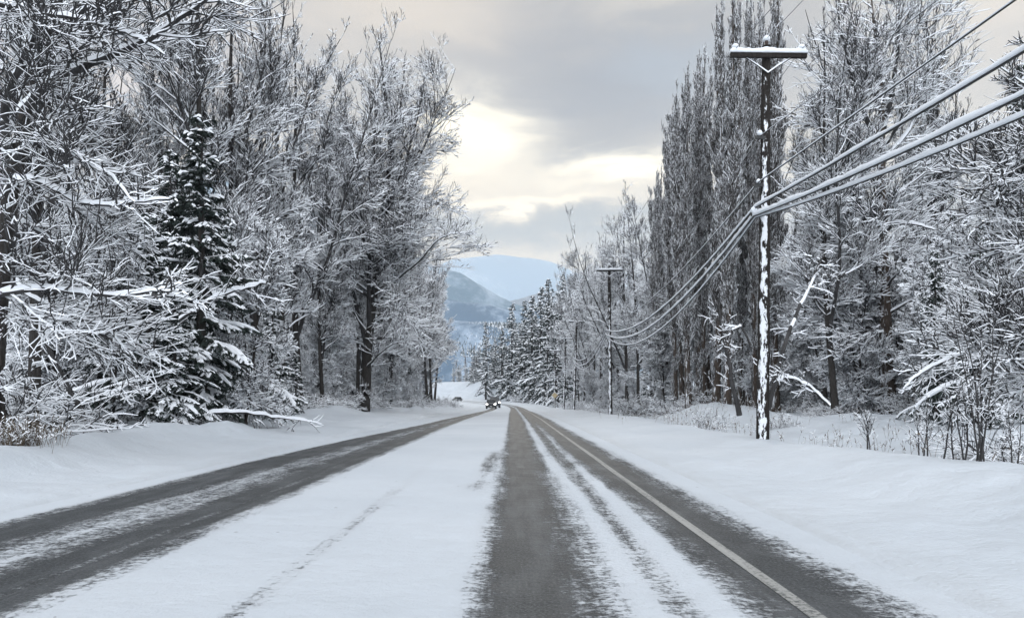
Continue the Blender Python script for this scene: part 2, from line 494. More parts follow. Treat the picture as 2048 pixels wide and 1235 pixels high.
def build_grid(name, xs_of_y, ys, zf, mat, attrs=None):
    nx = xs_of_y.shape[1]; ny = len(ys)
    X = xs_of_y; Y = np.repeat(ys[:, None], nx, 1)
    Z = zf(X, Y)
    a = Acc()
    idx = np.arange(nx * ny).reshape(ny, nx)
    q = np.stack([idx[:-1, :-1].ravel(), idx[:-1, 1:].ravel(), idx[1:, 1:].ravel(), idx[1:, :-1].ravel()], 1)
    a.add(np.stack([X, Y, Z], -1), q)
    me = a.mesh(name, [mat], True)
    for nm, arr in (attrs or {}).items():
        v = arr(X, Y)
        if v.ndim == 3:
            at = me.attributes.new(nm, 'FLOAT_VECTOR', 'POINT'); at.data.foreach_set('vector', v.reshape(-1, 3).astype(np.float32).ravel())
        else:
            at = me.attributes.new(nm, 'FLOAT', 'POINT'); at.data.foreach_set('value', v.astype(np.float32).ravel())
    o = mesh_obj(name, me); o['kind'] = 'structure'
    return o
def ylist(y0, y1, first, ratio, lo=-60):
    ys = list(np.arange(lo, y0, 1.0)); y = y0; st = first
    while y < y1: ys.append(y); y += st; st = max(first, (y) * ratio)
    ys.append(y1); return np.array(ys)
ys = ylist(2.0, 700, .12, .012)
us = np.concatenate([-np.geomspace(60, 14, 26), np.arange(-13.8, -6.6, .2), np.arange(-6.6, -5.6, .08), np.arange(-5.5, 2.7, .8),
                     np.arange(2.7, 3.5, .08), np.arange(3.5, 22, .2), np.geomspace(22.2, 60, 30)])
ys = np.concatenate([[-9000, -2500, -600, -150], ys, [1000, 1700, 3000, 6000, 12000, 16000]])
side = np.array([-14000, -6000, -2500, -1200, -600, -300, -160, -100])
us = np.concatenate([side, us, -side[::-1]])
XX = us[None, :] + np.where(np.abs(us)[None, :] < 90, road_c(ys)[:, None], 0)
XX = np.sort(XX, axis=1)
def dirt(X, Y):
    u = X - road_c(Y)
    return np.clip(1 - smooth(u, 2.9, 3.9), 0, 1) * (u > 0) * .30 + np.clip(smooth(u, -6.7, -6.0), 0, 1) * (u < 0) * .3
build_grid('ground', XX, ys, zg, M['ground'], {'dirt': dirt})

KN = np.array([-6.5, -5.9, -5.75, -5.5, -5.05, -4.9, -4.6, -4.3, -4.02, -3.92, -3.70, -3.63, -3.55, -3.4, -3.28, -3.0, -2.5, -1.86, -1.76, -1.66, -.42, -.28, -.17, -.04, .3, .46, .6, .78, .92, 1.02, 1.12, 1.22, 1.3, 1.42, 1.52, 1.64, 1.8, 2.22, 2.38, 2.6, 2.85])
NEAR = np.array([1, .97, .5, .14, .12, .42, .62, .58, .30, .13, .12, .42, .14, .13, .5, .92, 1, .97, .62, .97, 1, .70, .40, .12, .12, .36, .50, .78, .98, .80, .55, .78, .96, 1, .70, .38, .20, .10, .34, .66, 1.])
MID = np.array([1, .95, .3, .10, .10, .30, .50, .46, .20, .10, .10, .20, .10, .12, .5, .95, 1, 1, .90, 1, 1, .80, .45, .10, .08, .12, .30, .86, .80, .45, .30, .40, .70, .60, .25, .14, .10, .08, .34, .75, 1.])
FAR = np.array([1, .95, .3, .10, .10, .25, .40, .36, .15, .10, .10, .12, .10, .12, .5, .95, 1, 1, 1, 1, 1, .8, .30, .10, .08, .10, .20, .70, .75, .35, .15, .12, .15, .14, .12, .12, .10, .08, .4, .85, 1.])
def cover(X, Y):
    u = X - road_c(Y)
    # the oncoming lane narrows towards the distance
    s = np.interp(Y, [0, 17, 26, 40, 60, 80, 140, 400], [1, 1, .9, .62, .48, .38, .42, .5])
    inner = np.interp(Y, [0, 35, 75, 140, 400], [-3.3, -3.3, -2.9, -2.8, -2.8])
    ue = np.where(u < inner, -3.3 + (u - inner) / s, np.where(u < -1, -3.3 + (u - inner) * (2.3 / (-1 - inner)), u))
    ue = ue + .07 * fbm(u * .3, Y * .16 + 2, 3) * np.where(np.abs(u) < 3.2, 1, .5)
    # two scuffed patches left of the near wheel track
    a, b, c = np.interp(ue, KN, NEAR), np.interp(ue, KN, MID), np.interp(ue, KN, FAR)
    w1 = smooth(Y, 8, 20); w2 = smooth(Y, 22, 55)
    r = (a * (1 - w1) + b * w1) * (1 - w2) + c * w2
    for (yc, yl, uc, ul, am) in ((16.5, 2.6, -.50, .16, .55), (12.2, .9, -.55, .2, .3), (19, 1.3, -.42, .12, .3)):
        r = r - am * np.exp(-((Y - yc) / yl) ** 2 - ((u - uc) / ul) ** 2)
    far = smooth(Y, 130, 190)
    r = r * (1 - far) + np.clip(r + .25, 0, 1) * far
    return np.clip(r, 0, 1)
yr = ylist(1.0, 560, .10, .010, lo=-40)
ur = np.concatenate([np.arange(-6.45, -5.0, .07), np.arange(-5.0, -3.0, .045), np.arange(-3, -.7, .1), np.arange(-.7, 3.25, .04)])
def zroad(X, Y):
    u = X - road_c(Y)
    wear = cover(X, Y)
    return road_z(Y) + .022 * wear - .02 * ((u + 1.6) / 4) ** 2
build_grid('road', ur[None, :] + road_c(yr)[:, None], yr, zroad, M['road'],
           {'cover': cover, 'lane': lambda X, Y: np.stack([X - road_c(Y), Y, 0 * X], -1)})
yl = yr[(yr > -38) & (yr < 185)]
ul = np.array([1.91, 1.965, 2.02])
build_grid('edge_line', ul[None, :] + (road_c(yl) + .02 * fbm(yl * .15, yl * 0, 2))[:, None], yl, lambda X, Y: zroad(X, Y) + .005, M['line'])

# far relief --------------------------------------------------------------
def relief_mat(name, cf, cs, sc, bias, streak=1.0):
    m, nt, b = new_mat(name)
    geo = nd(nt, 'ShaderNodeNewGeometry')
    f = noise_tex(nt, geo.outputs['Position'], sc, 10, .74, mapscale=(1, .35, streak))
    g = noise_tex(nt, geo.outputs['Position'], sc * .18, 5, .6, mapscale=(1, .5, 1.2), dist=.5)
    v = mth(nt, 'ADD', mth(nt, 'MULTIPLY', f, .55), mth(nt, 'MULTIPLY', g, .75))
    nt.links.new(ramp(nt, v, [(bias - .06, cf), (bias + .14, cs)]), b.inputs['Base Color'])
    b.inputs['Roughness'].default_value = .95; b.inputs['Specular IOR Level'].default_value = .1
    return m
def ridge(name, pts, D, depth, mat, foot=-40, nz=16, rough=1.0, wav=60):
    """a real massif: crest given by (pixel column, row) at distance D, falling to the plain on both sides"""
    px = np.array([p[0] for p in pts], float); py = np.array([p[1] for p in pts], float)
    xs = np.linspace((px[0] - 1024) / F * D, (px[-1] - 1024) / F * D, 220)
    cz = np.interp(xs, (px - 1024) / F * D, CH + (HZ - py) / F * D)
    for _ in range(3): cz[1:-1] = (cz[:-2] + 2 * cz[1:-1] + cz[2:]) / 4
    e_ = np.linspace(0, 1, 220); cz = foot + (cz - foot) * smooth(e_, 0, .16) * (1 - smooth(e_, .84, 1)) ** 1.0
    v = np.linspace(-1, 1, nz * 4 + 1)
    X = np.repeat(xs[None, :], len(v), 0)
    Y = D + v[:, None] * depth + 0 * X
    prof = np.cos(v * PI / 2)[:, None] ** 1.15
    Zz = foot + (cz[None, :] - foot) * prof
    Zz = Zz + fbm(X / wav, Y / wav, 5) * rough * wav * .22 * np.minimum(1, prof * 3) * (1 - .75 * np.exp(-(v[:, None] / .06) ** 2))
    a = Acc(); nx = 220; ny = len(v)
    idx = np.arange(nx * ny).reshape(ny, nx)
    q = np.stack([idx[:-1, :-1].ravel(), idx[:-1, 1:].ravel(), idx[1:, 1:].ravel(), idx[1:, :-1].ravel()], 1)
    a.add(np.stack([X, Y, Zz], -1), q)
    o = mesh_obj(name, a.mesh(name, [mat], True)); o['kind'] = 'structure'
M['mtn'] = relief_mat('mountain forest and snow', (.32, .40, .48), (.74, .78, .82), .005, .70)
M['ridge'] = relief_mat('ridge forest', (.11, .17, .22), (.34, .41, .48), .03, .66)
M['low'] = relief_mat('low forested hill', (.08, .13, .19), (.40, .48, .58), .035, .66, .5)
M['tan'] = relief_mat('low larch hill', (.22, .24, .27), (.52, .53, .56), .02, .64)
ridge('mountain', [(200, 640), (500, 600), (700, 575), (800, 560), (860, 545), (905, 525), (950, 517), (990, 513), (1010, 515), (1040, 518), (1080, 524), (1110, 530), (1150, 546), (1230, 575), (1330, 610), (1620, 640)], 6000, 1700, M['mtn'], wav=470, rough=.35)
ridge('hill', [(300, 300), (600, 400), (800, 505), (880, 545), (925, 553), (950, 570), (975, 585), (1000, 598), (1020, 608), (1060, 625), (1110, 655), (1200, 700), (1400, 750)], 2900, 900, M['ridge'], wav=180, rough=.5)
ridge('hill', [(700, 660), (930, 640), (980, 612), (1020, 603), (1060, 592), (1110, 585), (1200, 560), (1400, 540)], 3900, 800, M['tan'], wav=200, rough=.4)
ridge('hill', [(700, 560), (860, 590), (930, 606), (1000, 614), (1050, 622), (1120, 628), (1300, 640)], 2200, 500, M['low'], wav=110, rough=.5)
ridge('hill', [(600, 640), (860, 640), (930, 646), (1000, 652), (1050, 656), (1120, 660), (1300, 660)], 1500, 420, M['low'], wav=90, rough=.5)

# ------------------------------------------------------------------ trees
def trunk_rings(path, rad, k=10):
    """roughened trunk with a root flare"""
    a = Acc()
    P = np.asarray(path, float)[None]; r = np.asarray(rad, float)[None]
    tubes(a, P, r, k=k, snow=0, cap=True)
    return a
def densify(path, rad, n):
    path = np.asarray(path, float); t = np.linspace(0, 1, len(path)); tt = np.linspace(0, 1, n)
    P = np.stack([np.interp(tt, t, path[:, i]) for i in range(3)], 1)
    # smooth once or twice
    for _ in range(2): P[1:-1] = (P[:-2] + 2 * P[1:-1] + P[2:]) / 4
    return P, np.interp(tt, t, rad)

def broadleaf(H=20, Rc=5, r0=.25, lean=(0, 0), base=.18, nlimb=26, nlead=2, n2=8, n3=8, n4=5, a1=(45, 75), droop=.03, uptrop=.05,
              snow=1.0, steepness=0.0, twig='twig', bark='bark', tw=1.0, lean_curve=.4, limbs=None, path=None, wobble=.05, fine=1.0, steep=.93, drop=.10, lead=.7, ns3=5, lang=(14, 30), ltrop=.035, hmin=0.0):
    """returns (trunk mesh, crown mesh) in local coordinates"""
    # trunk
    if path is None:
        n = 14
        z = np.linspace(0, 1, n) * H
        ph = rng.random(4) * 6
        wx = np.sin(z / H * 5 + ph[0]) * .012 * H + lean[0] * (z / H) ** (1 + lean_curve) - math.sin(ph[0]) * .012 * H
        wy = np.sin(z / H * 4 + ph[1]) * .012 * H + lean[1] * (z / H) ** (1 + lean_curve) - math.sin(ph[1]) * .012 * H
        path = np.stack([wx, wy, z], 1)
        path[0, 2] = -.4
    rad = r0 * (1 - np.linspace(0, 1, len(path))) ** .85 + .012
    rad[0] *= 1.35
    path, rad = densify(path, rad, 26)
    ta = Acc()
    tubes(ta, path[None], rad[None], k=10, snow=0, cap=True)
    ca = Acc()
    L0P, L0r, L0L = [path], [rad], [H]
    if nlead:
        pos, d, rd, t, _, _ = sprout(path[None], rad[None], [H], nlead, base + .02, .55, R(lang[0]), R(lang[1]))
        ll = H * (1 - t) * rng.uniform(.8, .97, nlead)
        P, r = grow(pos, d, ll, 25, .045 if ltrop < .1 else .02, ltrop, rd * lead, .012, .85)
        tubes(ca, P, r, k=7, snow=.02 * snow, side=.0)
        for i in range(nlead): L0P.append(P[i]); L0r.append(r[i]); L0L.append(ll[i])
    LP = np.stack(L0P); Lr = np.stack(L0r)
    cnt = np.array([nlimb] + [int(nlimb * .55)] * nlead)
    pos, d, rd, t, pl, idx = sprout(LP, Lr, L0L, cnt, base, .985, R(a1[0]), R(a1[1]), .8)
    low = (pos[:, 2] / H)                                        # 0 low .. 1 high
    d[:, 2] = np.abs(d[:, 2]) * .3 + (.10 + steepness + .75 * low ** 1.3)
    d = nrm(d)
    shape = np.clip(np.interp(low, [0, .12, .35, .6, .85, 1], [.55, .8, 1, .82, .45, .14]), .1, 1)
    l1 = Rc * shape * rng.uniform(.65, 1.15, len(pos))
    r1 = np.minimum(rd * .62, .010 + .016 * l1) 
    trop = uptrop * low - droop * (1 - low) * rng.uniform(.3, 1.8, len(pos))
    P1, q1 = grow(pos, d, l1, 11, wobble + .05, trop, r1, .007, .8)
    tubes(ca, P1, q1, k=6, snow=.05 * snow, side=.006, steep=steep, drop=drop, hmin=hmin)
    if limbs:
        for lp, lr in limbs:
            A, B = densify(lp, np.linspace(lr, .014, len(lp)), 34)
            wig = np.cumsum(rng.normal(0, .018, (34, 3)), 0); wig -= np.linspace(0, 1, 34)[:, None] * wig[-1]
            A = A[None] + wig[None]; B = B[None]
            tubes(ca, A, B, k=8, snow=(.03 + .75 * np.minimum(B, .1)) * snow, side=.006, drop=0)
            A = A[:, ::3]; B = B[:, ::3]
            P1 = np.concatenate([P1, A[:, :12]]); q1 = np.concatenate([q1, B[:, :12]])
            l1 = np.append(l1, np.linalg.norm(np.diff(A[0], axis=0), axis=1).sum())
    # second order
    c2 = np.maximum(2, (n2 * l1 / np.mean(l1) * rng.uniform(.7, 1.3, len(l1))).astype(int))
    pos, d, rd, t, pl, idx = sprout(P1, q1, l1, c2, .10, .97, R(22), R(50), .35)
    d[:, 2] += .12 + steepness
    l2 = np.clip(pl * (1.05 - t) * .70, .4, 99) * rng.uniform(.6, 1.2, len(pos))
    P2, q2 = grow(pos, d, l2, 8, wobble + .05, (uptrop - droop) * .6 + rng.normal(0, .03, len(pos)), np.minimum(rd * .7, .02), .006, .8)
    tubes(ca, P2, q2, k=4, snow=.042 * snow * (.5 + .5 * fine), side=.008 * tw, steep=steep, drop=drop, hmin=hmin)
    c3 = np.maximum(2, (n3 * l2 / np.mean(l2) * rng.uniform(.7, 1.3, len(l2))).astype(int))
    pos, d, rd, t, pl, idx = sprout(P2, q2, l2, c3, .08, .97, R(20), R(50), .3)
    d[:, 2] += .10 + steepness
    l3 = np.clip(pl * (1.1 - t) * .66, .28, 99) * rng.uniform(.6, 1.2, len(pos))
    P3, q3 = grow(pos, d, l3, ns3, wobble + .07, uptrop * .5 + rng.normal(0, .04, len(pos)), .009 * tw, .005 * tw)
    tubes(ca, P3, q3, k=4, snow=.047 * snow * fine, side=.009 * tw, steep=steep, drop=drop, hmin=hmin)
    if n4:
        c4 = np.maximum(1, (n4 * l3 / np.mean(l3) * rng.uniform(.6, 1.4, len(l3))).astype(int))
        pos, d, rd, t, pl, idx = sprout(P3, q3, l3, c4, .1, 1.0, R(20), R(52), .3)
        d[:, 2] += .12 + steepness
        l4 = np.clip(pl * .68, .16, .7) * rng.uniform(.6, 1.3, len(pos))
        P4, q4 = grow(pos, d, l4, 3, wobble + .10, .03, .0065 * tw, .004 * tw)
        tubes(ca, P4, q4, k=4, snow=.039 * snow * fine, side=.007 * tw, steep=steep, drop=drop, hmin=hmin)
    return ta.mesh('trunk', [M[bark]], True), ca.mesh('crown', [M[twig], M['tsnow']])

def put_tree(name, meshes, cat='tree'):
    root = empty(name)
    root['category'] = cat
    for nm, me in zip(('trunk', 'crown', 'snow_load'), meshes): mesh_obj(nm, me, root)
    return root

def conifer(H=11, Rb=2.6, r0=.16, snow=.6, dens=1.0, gap=0.0, tipup=0.0, lowest=.04):
    n = 12
    path = np.stack([rng.normal(0, .02, n), rng.normal(0, .02, n), np.linspace(-.3, H, n)], 1)
    rad = r0 * (1 - np.linspace(0, 1, n)) + .012
    path, rad = densify(path, rad, 20)
    ta = Acc(); tubes(ta, path[None], rad[None], k=8, snow=0, cap=True)
    ca = Acc()
    zs = []; z = lowest * H
    while z < H * .985:
        f = z / H
        m_ = int(max(3, rng.integers(5, 8) * (1 - .35 * f)))
        zs += [z + rng.normal(0, .08) for _ in range(m_)]
        z += (.34 - .14 * f) * H / 11 / dens ** .5
    zs = np.array(zs); N_ = len(zs); f = np.clip(zs / H, 0, 1)
    az = rng.random(N_) * 2 * PI
    keep = rng.random(N_) > gap; zs, f, az = zs[keep], f[keep], az[keep]; N_ = len(zs)
    sect = .78 + .42 * np.sin(az * 2 + rng.random() * 6) * np.sin(zs * 1.1 + rng.random() * 6)
    L1 = Rb * (1 - f) ** .8 * sect * rng.uniform(.45, 1.2, N_) * (1 + .22 * np.sin(zs * 2.3 + az)) + .12
    pos = np.stack([np.interp(zs, path[:, 2], path[:, 0]), np.interp(zs, path[:, 2], path[:, 1]), zs], 1)
    d = np.stack([np.cos(az), np.sin(az), .12 + .5 * f - .45 * (1 - f)], 1)
    P1, q1 = grow(pos, d, L1, 7, .06, -.13 * (1 - f) + tipup, .016 + .008 * L1, .008, .8)
    tubes(ca, P1, q1, k=4, snow=.05 * snow, side=.02, drop=.25, bark=0)
    # boughs: side sprays
    cnt = np.maximum(4, (L1 / .075 * dens).astype(int))
    p2, d2, rd, t, pl, idx = sprout(P1, q1, L1, cnt, .12, 1.0, R(35), R(65), .85)
    d2[:, 2] = d2[:, 2] * .3 - .38
    l2 = (.16 + .34 * (1 - t) * np.minimum(pl, 2.2) ** .7) * rng.uniform(.7, 1.2, len(p2))
    P2, q2 = grow(p2, d2, l2, 3, .10, -.12, .030, .014)
    load = (rng.random(N_) * .9 + .2)[idx] * snow
    on = load > rng.random(len(load)) * .75
    for sel, sn in ((on, 1), (~on, 0)):
        if sel.sum(): tubes(ca, P2[sel], q2[sel], k=4, snow=.055 * sn, side=.022, drop=.1, flat=1.25, steep=.95, bark=2)
    # hanging needle fringe
    c3 = np.full(len(P2), 3)
    p3, d3, rd, t, pl, _ = sprout(P2, q2, l2, c3, .1, 1.0, R(40), R(90), .2)
    d3[:, 2] = -np.abs(d3[:, 2]) - .8
    P3, q3 = grow(p3, d3, rng.uniform(.08, .24, len(p3)), 1, .1, -.1, .020, .005)
    tubes(ca, P3, q3, k=3, snow=0, bark=2)
    # snow pillows on the outer half of loaded boughs
    sa = ca
    sel = rng.random(N_) < .55 * snow + .05
    Pp = P1[sel][:, 2:]; Lw = L1[sel]
    if len(Pp):
        w = (.05 + .035 * Lw)[:, None] * np.array([.5, .9, 1.1, 1.15, .95, .25])[None] * rng.uniform(.6, 1.25, (len(Pp), 6))
        Pp = Pp + np.array([0, 0, .03])
        k = 6; 
        tubes(sa, Pp, w * .55, k=k, snow=.03, side=.0, drop=0, bark=1, snowm=1, flat=1.6, steep=2)
    sp = P2[on]; wq = rng.random(len(sp)) < .28
    sp = sp[wq]
    if len(sp):
        tubes(sa, sp + np.array([0, 0, .03]), np.array([.018, .042, .036, .008])[None] * rng.uniform(.6, 1.3, (len(sp), 1)), k=5, snow=.015, bark=1, snowm=1, flat=1.4, steep=2, drop=0)
    return ta.mesh('trunk', [M['bark']], True), ca.mesh('crown', [M['twig'], M['tsnow'], M['needle']])

def bush(H=2.4, stems=16, spread=.9, n2=7, n3=6, snow=1.0, arch=-.06, tw=1.0):
    ca = Acc()
    az = rng.random(stems) * 2 * PI
    el = rng.uniform(.35, 1.3, stems)
    d = np.stack([np.cos(az) * np.cos(el), np.sin(az) * np.cos(el), np.sin(el)], 1)
    pos = np.stack([rng.normal(0, .22 * spread, stems), rng.normal(0, .22 * spread, stems), np.full(stems, -.1)], 1)
    l = H * rng.uniform(.7, 1.25, stems)
    P1, q1 = grow(pos, d, l, 8, .09, arch, .016, .005)
    tubes(ca, P1, q1, k=4, snow=.035 * snow, side=.006)
    p, d, rd, t, pl, i = sprout(P1, q1, l, n2, .15, 1, R(25), R(70))
    l2 = pl * .42 * rng.uniform(.5, 1.2, len(p)) * (1.1 - t)+.15
    P2, q2 = grow(p, d, l2, 4, .13, -.02, .008 * tw, .005 * tw)
    tubes(ca, P2, q2, k=4, snow=.03 * snow, side=.006)
    p, d, rd, t, pl, i = sprout(P2, q2, l2, n3, .1, 1, R(25), R(75))
    l3 = pl * .55 * rng.uniform(.5, 1.2, len(p)) + .08
    P3, q3 = grow(p, d, l3, 2, .18, 0, .006 * tw, .004 * tw)
    tubes(ca, P3, q3, k=4, snow=.026 * snow, side=.006)
    return ca.mesh('bush', [M['twig'], M['tsnow']])

def W(px, py, D): return np.array([(px - 1024) / F * D, D, CH + (HZ - py) / F * D])
def X_at(px, D): return (px - 1024) / F * D

# ------------------------------------------------------------------ utility poles and their lines
def pole_mat():
    m = M['pole'].copy(); nt = m.node_tree
    b = nt.nodes['Principled BSDF']
    # snow plastered thickly on the lower half of the weather side
    mixn = b.inputs['Base Color'].links[0].from_node
    old = mixn.inputs[0].links[0].from_node            # final multiply
    tc = nd(nt, 'ShaderNodeTexCoord'); sp = nd(nt, 'ShaderNodeSeparateXYZ'); nt.links.new(tc.outputs['Object'], sp.inputs[0])
    geo = nd(nt, 'ShaderNodeNewGeometry')
    dp = nd(nt, 'ShaderNodeVectorMath', operation='DOT_PRODUCT'); dp.inputs[1].default_value = Vector((-.40, -.92, 0)).normalized()
    nt.links.new(geo.outputs['Normal'], dp.inputs[0])
    n = noise_tex(nt, tc.outputs['Object'], 2.4, 7, .7, mapscale=(4, 4, 1.3))
    h = mth(nt, 'MULTIPLY', mth(nt, 'SUBTRACT', 5.2, sp.outputs[2]), .17)
    h = mth(nt, 'MINIMUM', mth(nt, 'MAXIMUM', h, -1.1), -.26)
    s = mth(nt, 'ADD', mth(nt, 'MULTIPLY', mth(nt, 'SUBTRACT', dp.outputs['Value'], .74), 2.2), mth(nt, 'ADD', h, mth(nt, 'MULTIPLY', mth(nt, 'SUBTRACT', n, .5), 4.4)))
    s = mth(nt, 'MULTIPLY', s, 7.0, True)
    mx = mth(nt, 'MAXIMUM', s, old.outputs[0])
    nt.links.new(mx, mixn.inputs[0])
    return m
M['polep'] = pole_mat()
M['iron'] = simple('dark iron', (.03, .03, .03), .6)
M['porc'] = simple('brown porcelain', (.05, .03, .025), .3)
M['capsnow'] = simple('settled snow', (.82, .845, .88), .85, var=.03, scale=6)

def pole_parts(H, arm=2.12, detail=True):
    n = 24
    z = np.linspace(-.5, H, n)
    P = np.stack([rng.normal(0, .006, n), rng.normal(0, .006, n), z], 1)
    a = Acc(); tubes(a, P[None], np.linspace(.185, .115, n)[None], k=16, snow=0, cap=True)
    out = {'pole': a.mesh('pole', [M['polep']], True)}
    za = H - .33
    a = Acc(); a.box((0, -.17, za), (arm, .11, .13)); out['crossarm'] = a.mesh('crossarm', [M['pole']])
    # long lumpy loaf of snow on the arm
    a = Acc(); m_ = 34; xs = np.linspace(-arm / 2 - .01, arm / 2 + .01, m_)
    hgt = .13 + .05 * np.exp(-(xs / .22) ** 2) + .06 * np.exp(-((np.abs(xs) - arm / 2 + .16) / .16) ** 2) + rng.normal(0, .012, m_)
    hgt[0] *= .5; hgt[-1] *= .5
    ring = []
    for x, h in zip(xs, hgt):
        ring.append([(x, -.17 + .085 * c, za + .062 + (h * s if s > 0 else .012 * s)) for c, s in [(math.cos(t), math.sin(t)) for t in np.linspace(0, 2 * PI, 13)[:-1]]])
    ring = np.array(ring); idx = np.arange(m_ * 12).reshape(m_, 12); nx_ = np.roll(idx, -1, 1)
    a.add(ring, np.stack([idx[:-1].ravel(), idx[1:].ravel(), nx_[1:].ravel(), nx_[:-1].ravel()], 1))
    for e in (0, m_ - 1):
        a.t.append(np.array([(idx[e, 0], idx[e, j], idx[e, j + 1]) for j in range(1, 11)])); a.tm.append(np.zeros(10, np.int32))
    out['snow_cap'] = a.mesh('snow_cap', [M['capsnow']], True)
    bl = []
    for s in (-1, 1):
        a = Acc()
        tubes(a, np.array([[(0, -.14, za - .48), (s * .30, -.15, za - .27), (s * .62, -.16, za - .07)]], float), np.full((1, 3), .018), k=4, snow=.03, bark=0, snowm=1, drop=0, steep=2)
        bl.append(a.mesh('brace', [M['iron'], M['capsnow']]))
    out['brace'] = bl
    ins = []
    for x, zz in ((-arm / 2 + .14, za + .15), (0, H + .10), (arm / 2 - .14, za + .15)):
        a = Acc(); rr = [(.02, -.12), (.05, -.02), (.062, 0), (.04, .03), (.058, .05), (.03, .09), (.0, .11)]
        th = np.linspace(0, 2 * PI, 11)[:-1]
        v = np.array([[(x + r * math.cos(t), -.17 * (x != 0) + r * math.sin(t), zz + h_) for t in th] for r, h_ in rr])
        idx = np.arange(len(rr) * 10).reshape(-1, 10); nx_ = np.roll(idx, -1, 1)
        a.add(v, np.stack([idx[:-1].ravel(), idx[1:].ravel(), nx_[1:].ravel(), nx_[:-1].ravel()], 1))
        b = Acc()
        rr = [(.0, .20), (.045, .185), (.08, .15), (.10, .10), (.09, .05), (.0, .03)]
        v = np.array([[(x + r * math.cos(t) * 1.05, -.17 * (x != 0) + r * math.sin(t), zz + h_ * (.85 if x else 1.05)) for t in th] for r, h_ in rr])
        idx = np.arange(len(rr) * 10).reshape(-1, 10); nx_ = np.roll(idx, -1, 1)
        b.add(v, np.stack([idx[:-1].ravel(), idx[1:].ravel(), nx_[1:].ravel(), nx_[:-1].ravel()], 1))
        ins.append((a.mesh('insulator', [M['porc']], True), b.mesh('snow_cap', [M['capsnow']], True)))
    out['insulator'] = ins
    return out
# (y, x, height, tilt, label)
POLES = [
    (-15.5, 9.3, 11.0, 0, None),
    (21.6, 7.03, 11.0, .010, 'nearest utility pole, tall and dark, its left side plastered with snow'),
    (63.0, 8.05, 12.2, -.008, 'second utility pole from the camera, slim and dark before the grey trees'),
    (100.0, 8.0, 11.9, .035, 'third utility pole on the right verge, leaning slightly with a wide snowy crossarm'),
    (127.0, 8.5, 12.1, .03, 'fourth utility pole, leaning to the right close behind the third one'),
    (155.0, 8.6, 11.9, 0, 'thin utility pole directly behind the diamond road sign'),
    (180.0, 8.3, 14.0, 0, 'utility pole just left of the diamond road sign, with a two-humped snowy arm'),
    (205.0, 8.1, 11.6, 0, 'snow-plastered utility pole left of the one beside the road sign, by the dark conifers'),
    (235.0, 6.7, 11.9, 0, 'last utility pole before the bend, in front of the snowy bank'),
    (265.0, -2.1, 12.6, 0, 'thin dark utility pole at the foot of the snow bank where the road bends'),
    (300.0, -8.6, 10.6, 0, 'white-plastered utility pole right behind the two oncoming vehicles'),
    (330.0, -15.2, 11.2, 0, 'distant utility pole between the oncoming vehicles and the small far car'),
    (350.0, -21.2, 11.8, 0, 'distant dark utility pole just right of the small far car'),
    (378.0, -27.2, 11.0, 0, 'distant utility pole above the small far car on the snowy rise'),
    (405.0, -31.0, 10.5, 0, 'farthest leftmost utility pole standing on the snowy rise'),
]
attach = []       # per pole: base xyz, height, tilt
for i, (y, x, H, tilt, lab) in enumerate(POLES):
    z = float(zg(x, y))
    if lab is None:
        attach.append((x, y, z, H, tilt)); continue
    ang = 0 if i < 9 else .5
    r = empty('utility_pole', (x, y, z), ang, lab, 'utility pole', 'utility poles along the road')
    r.rotation_euler = (0, tilt, ang)
    pp = pole_parts(H)
    mesh_obj('pole', pp['pole'], r)
    ca_ = mesh_obj('crossarm', pp['crossarm'], r)
    sc_ = mesh_obj('snow_cap', pp['snow_cap'], ca_)
    for b in pp['brace']: mesh_obj('brace', b, r)
    for a_, b_ in pp['insulator']:
        io = mesh_obj('insulator', a_, r); mesh_obj('snow_cap', b_, io)
    attach.append((x, y, z, H, tilt))

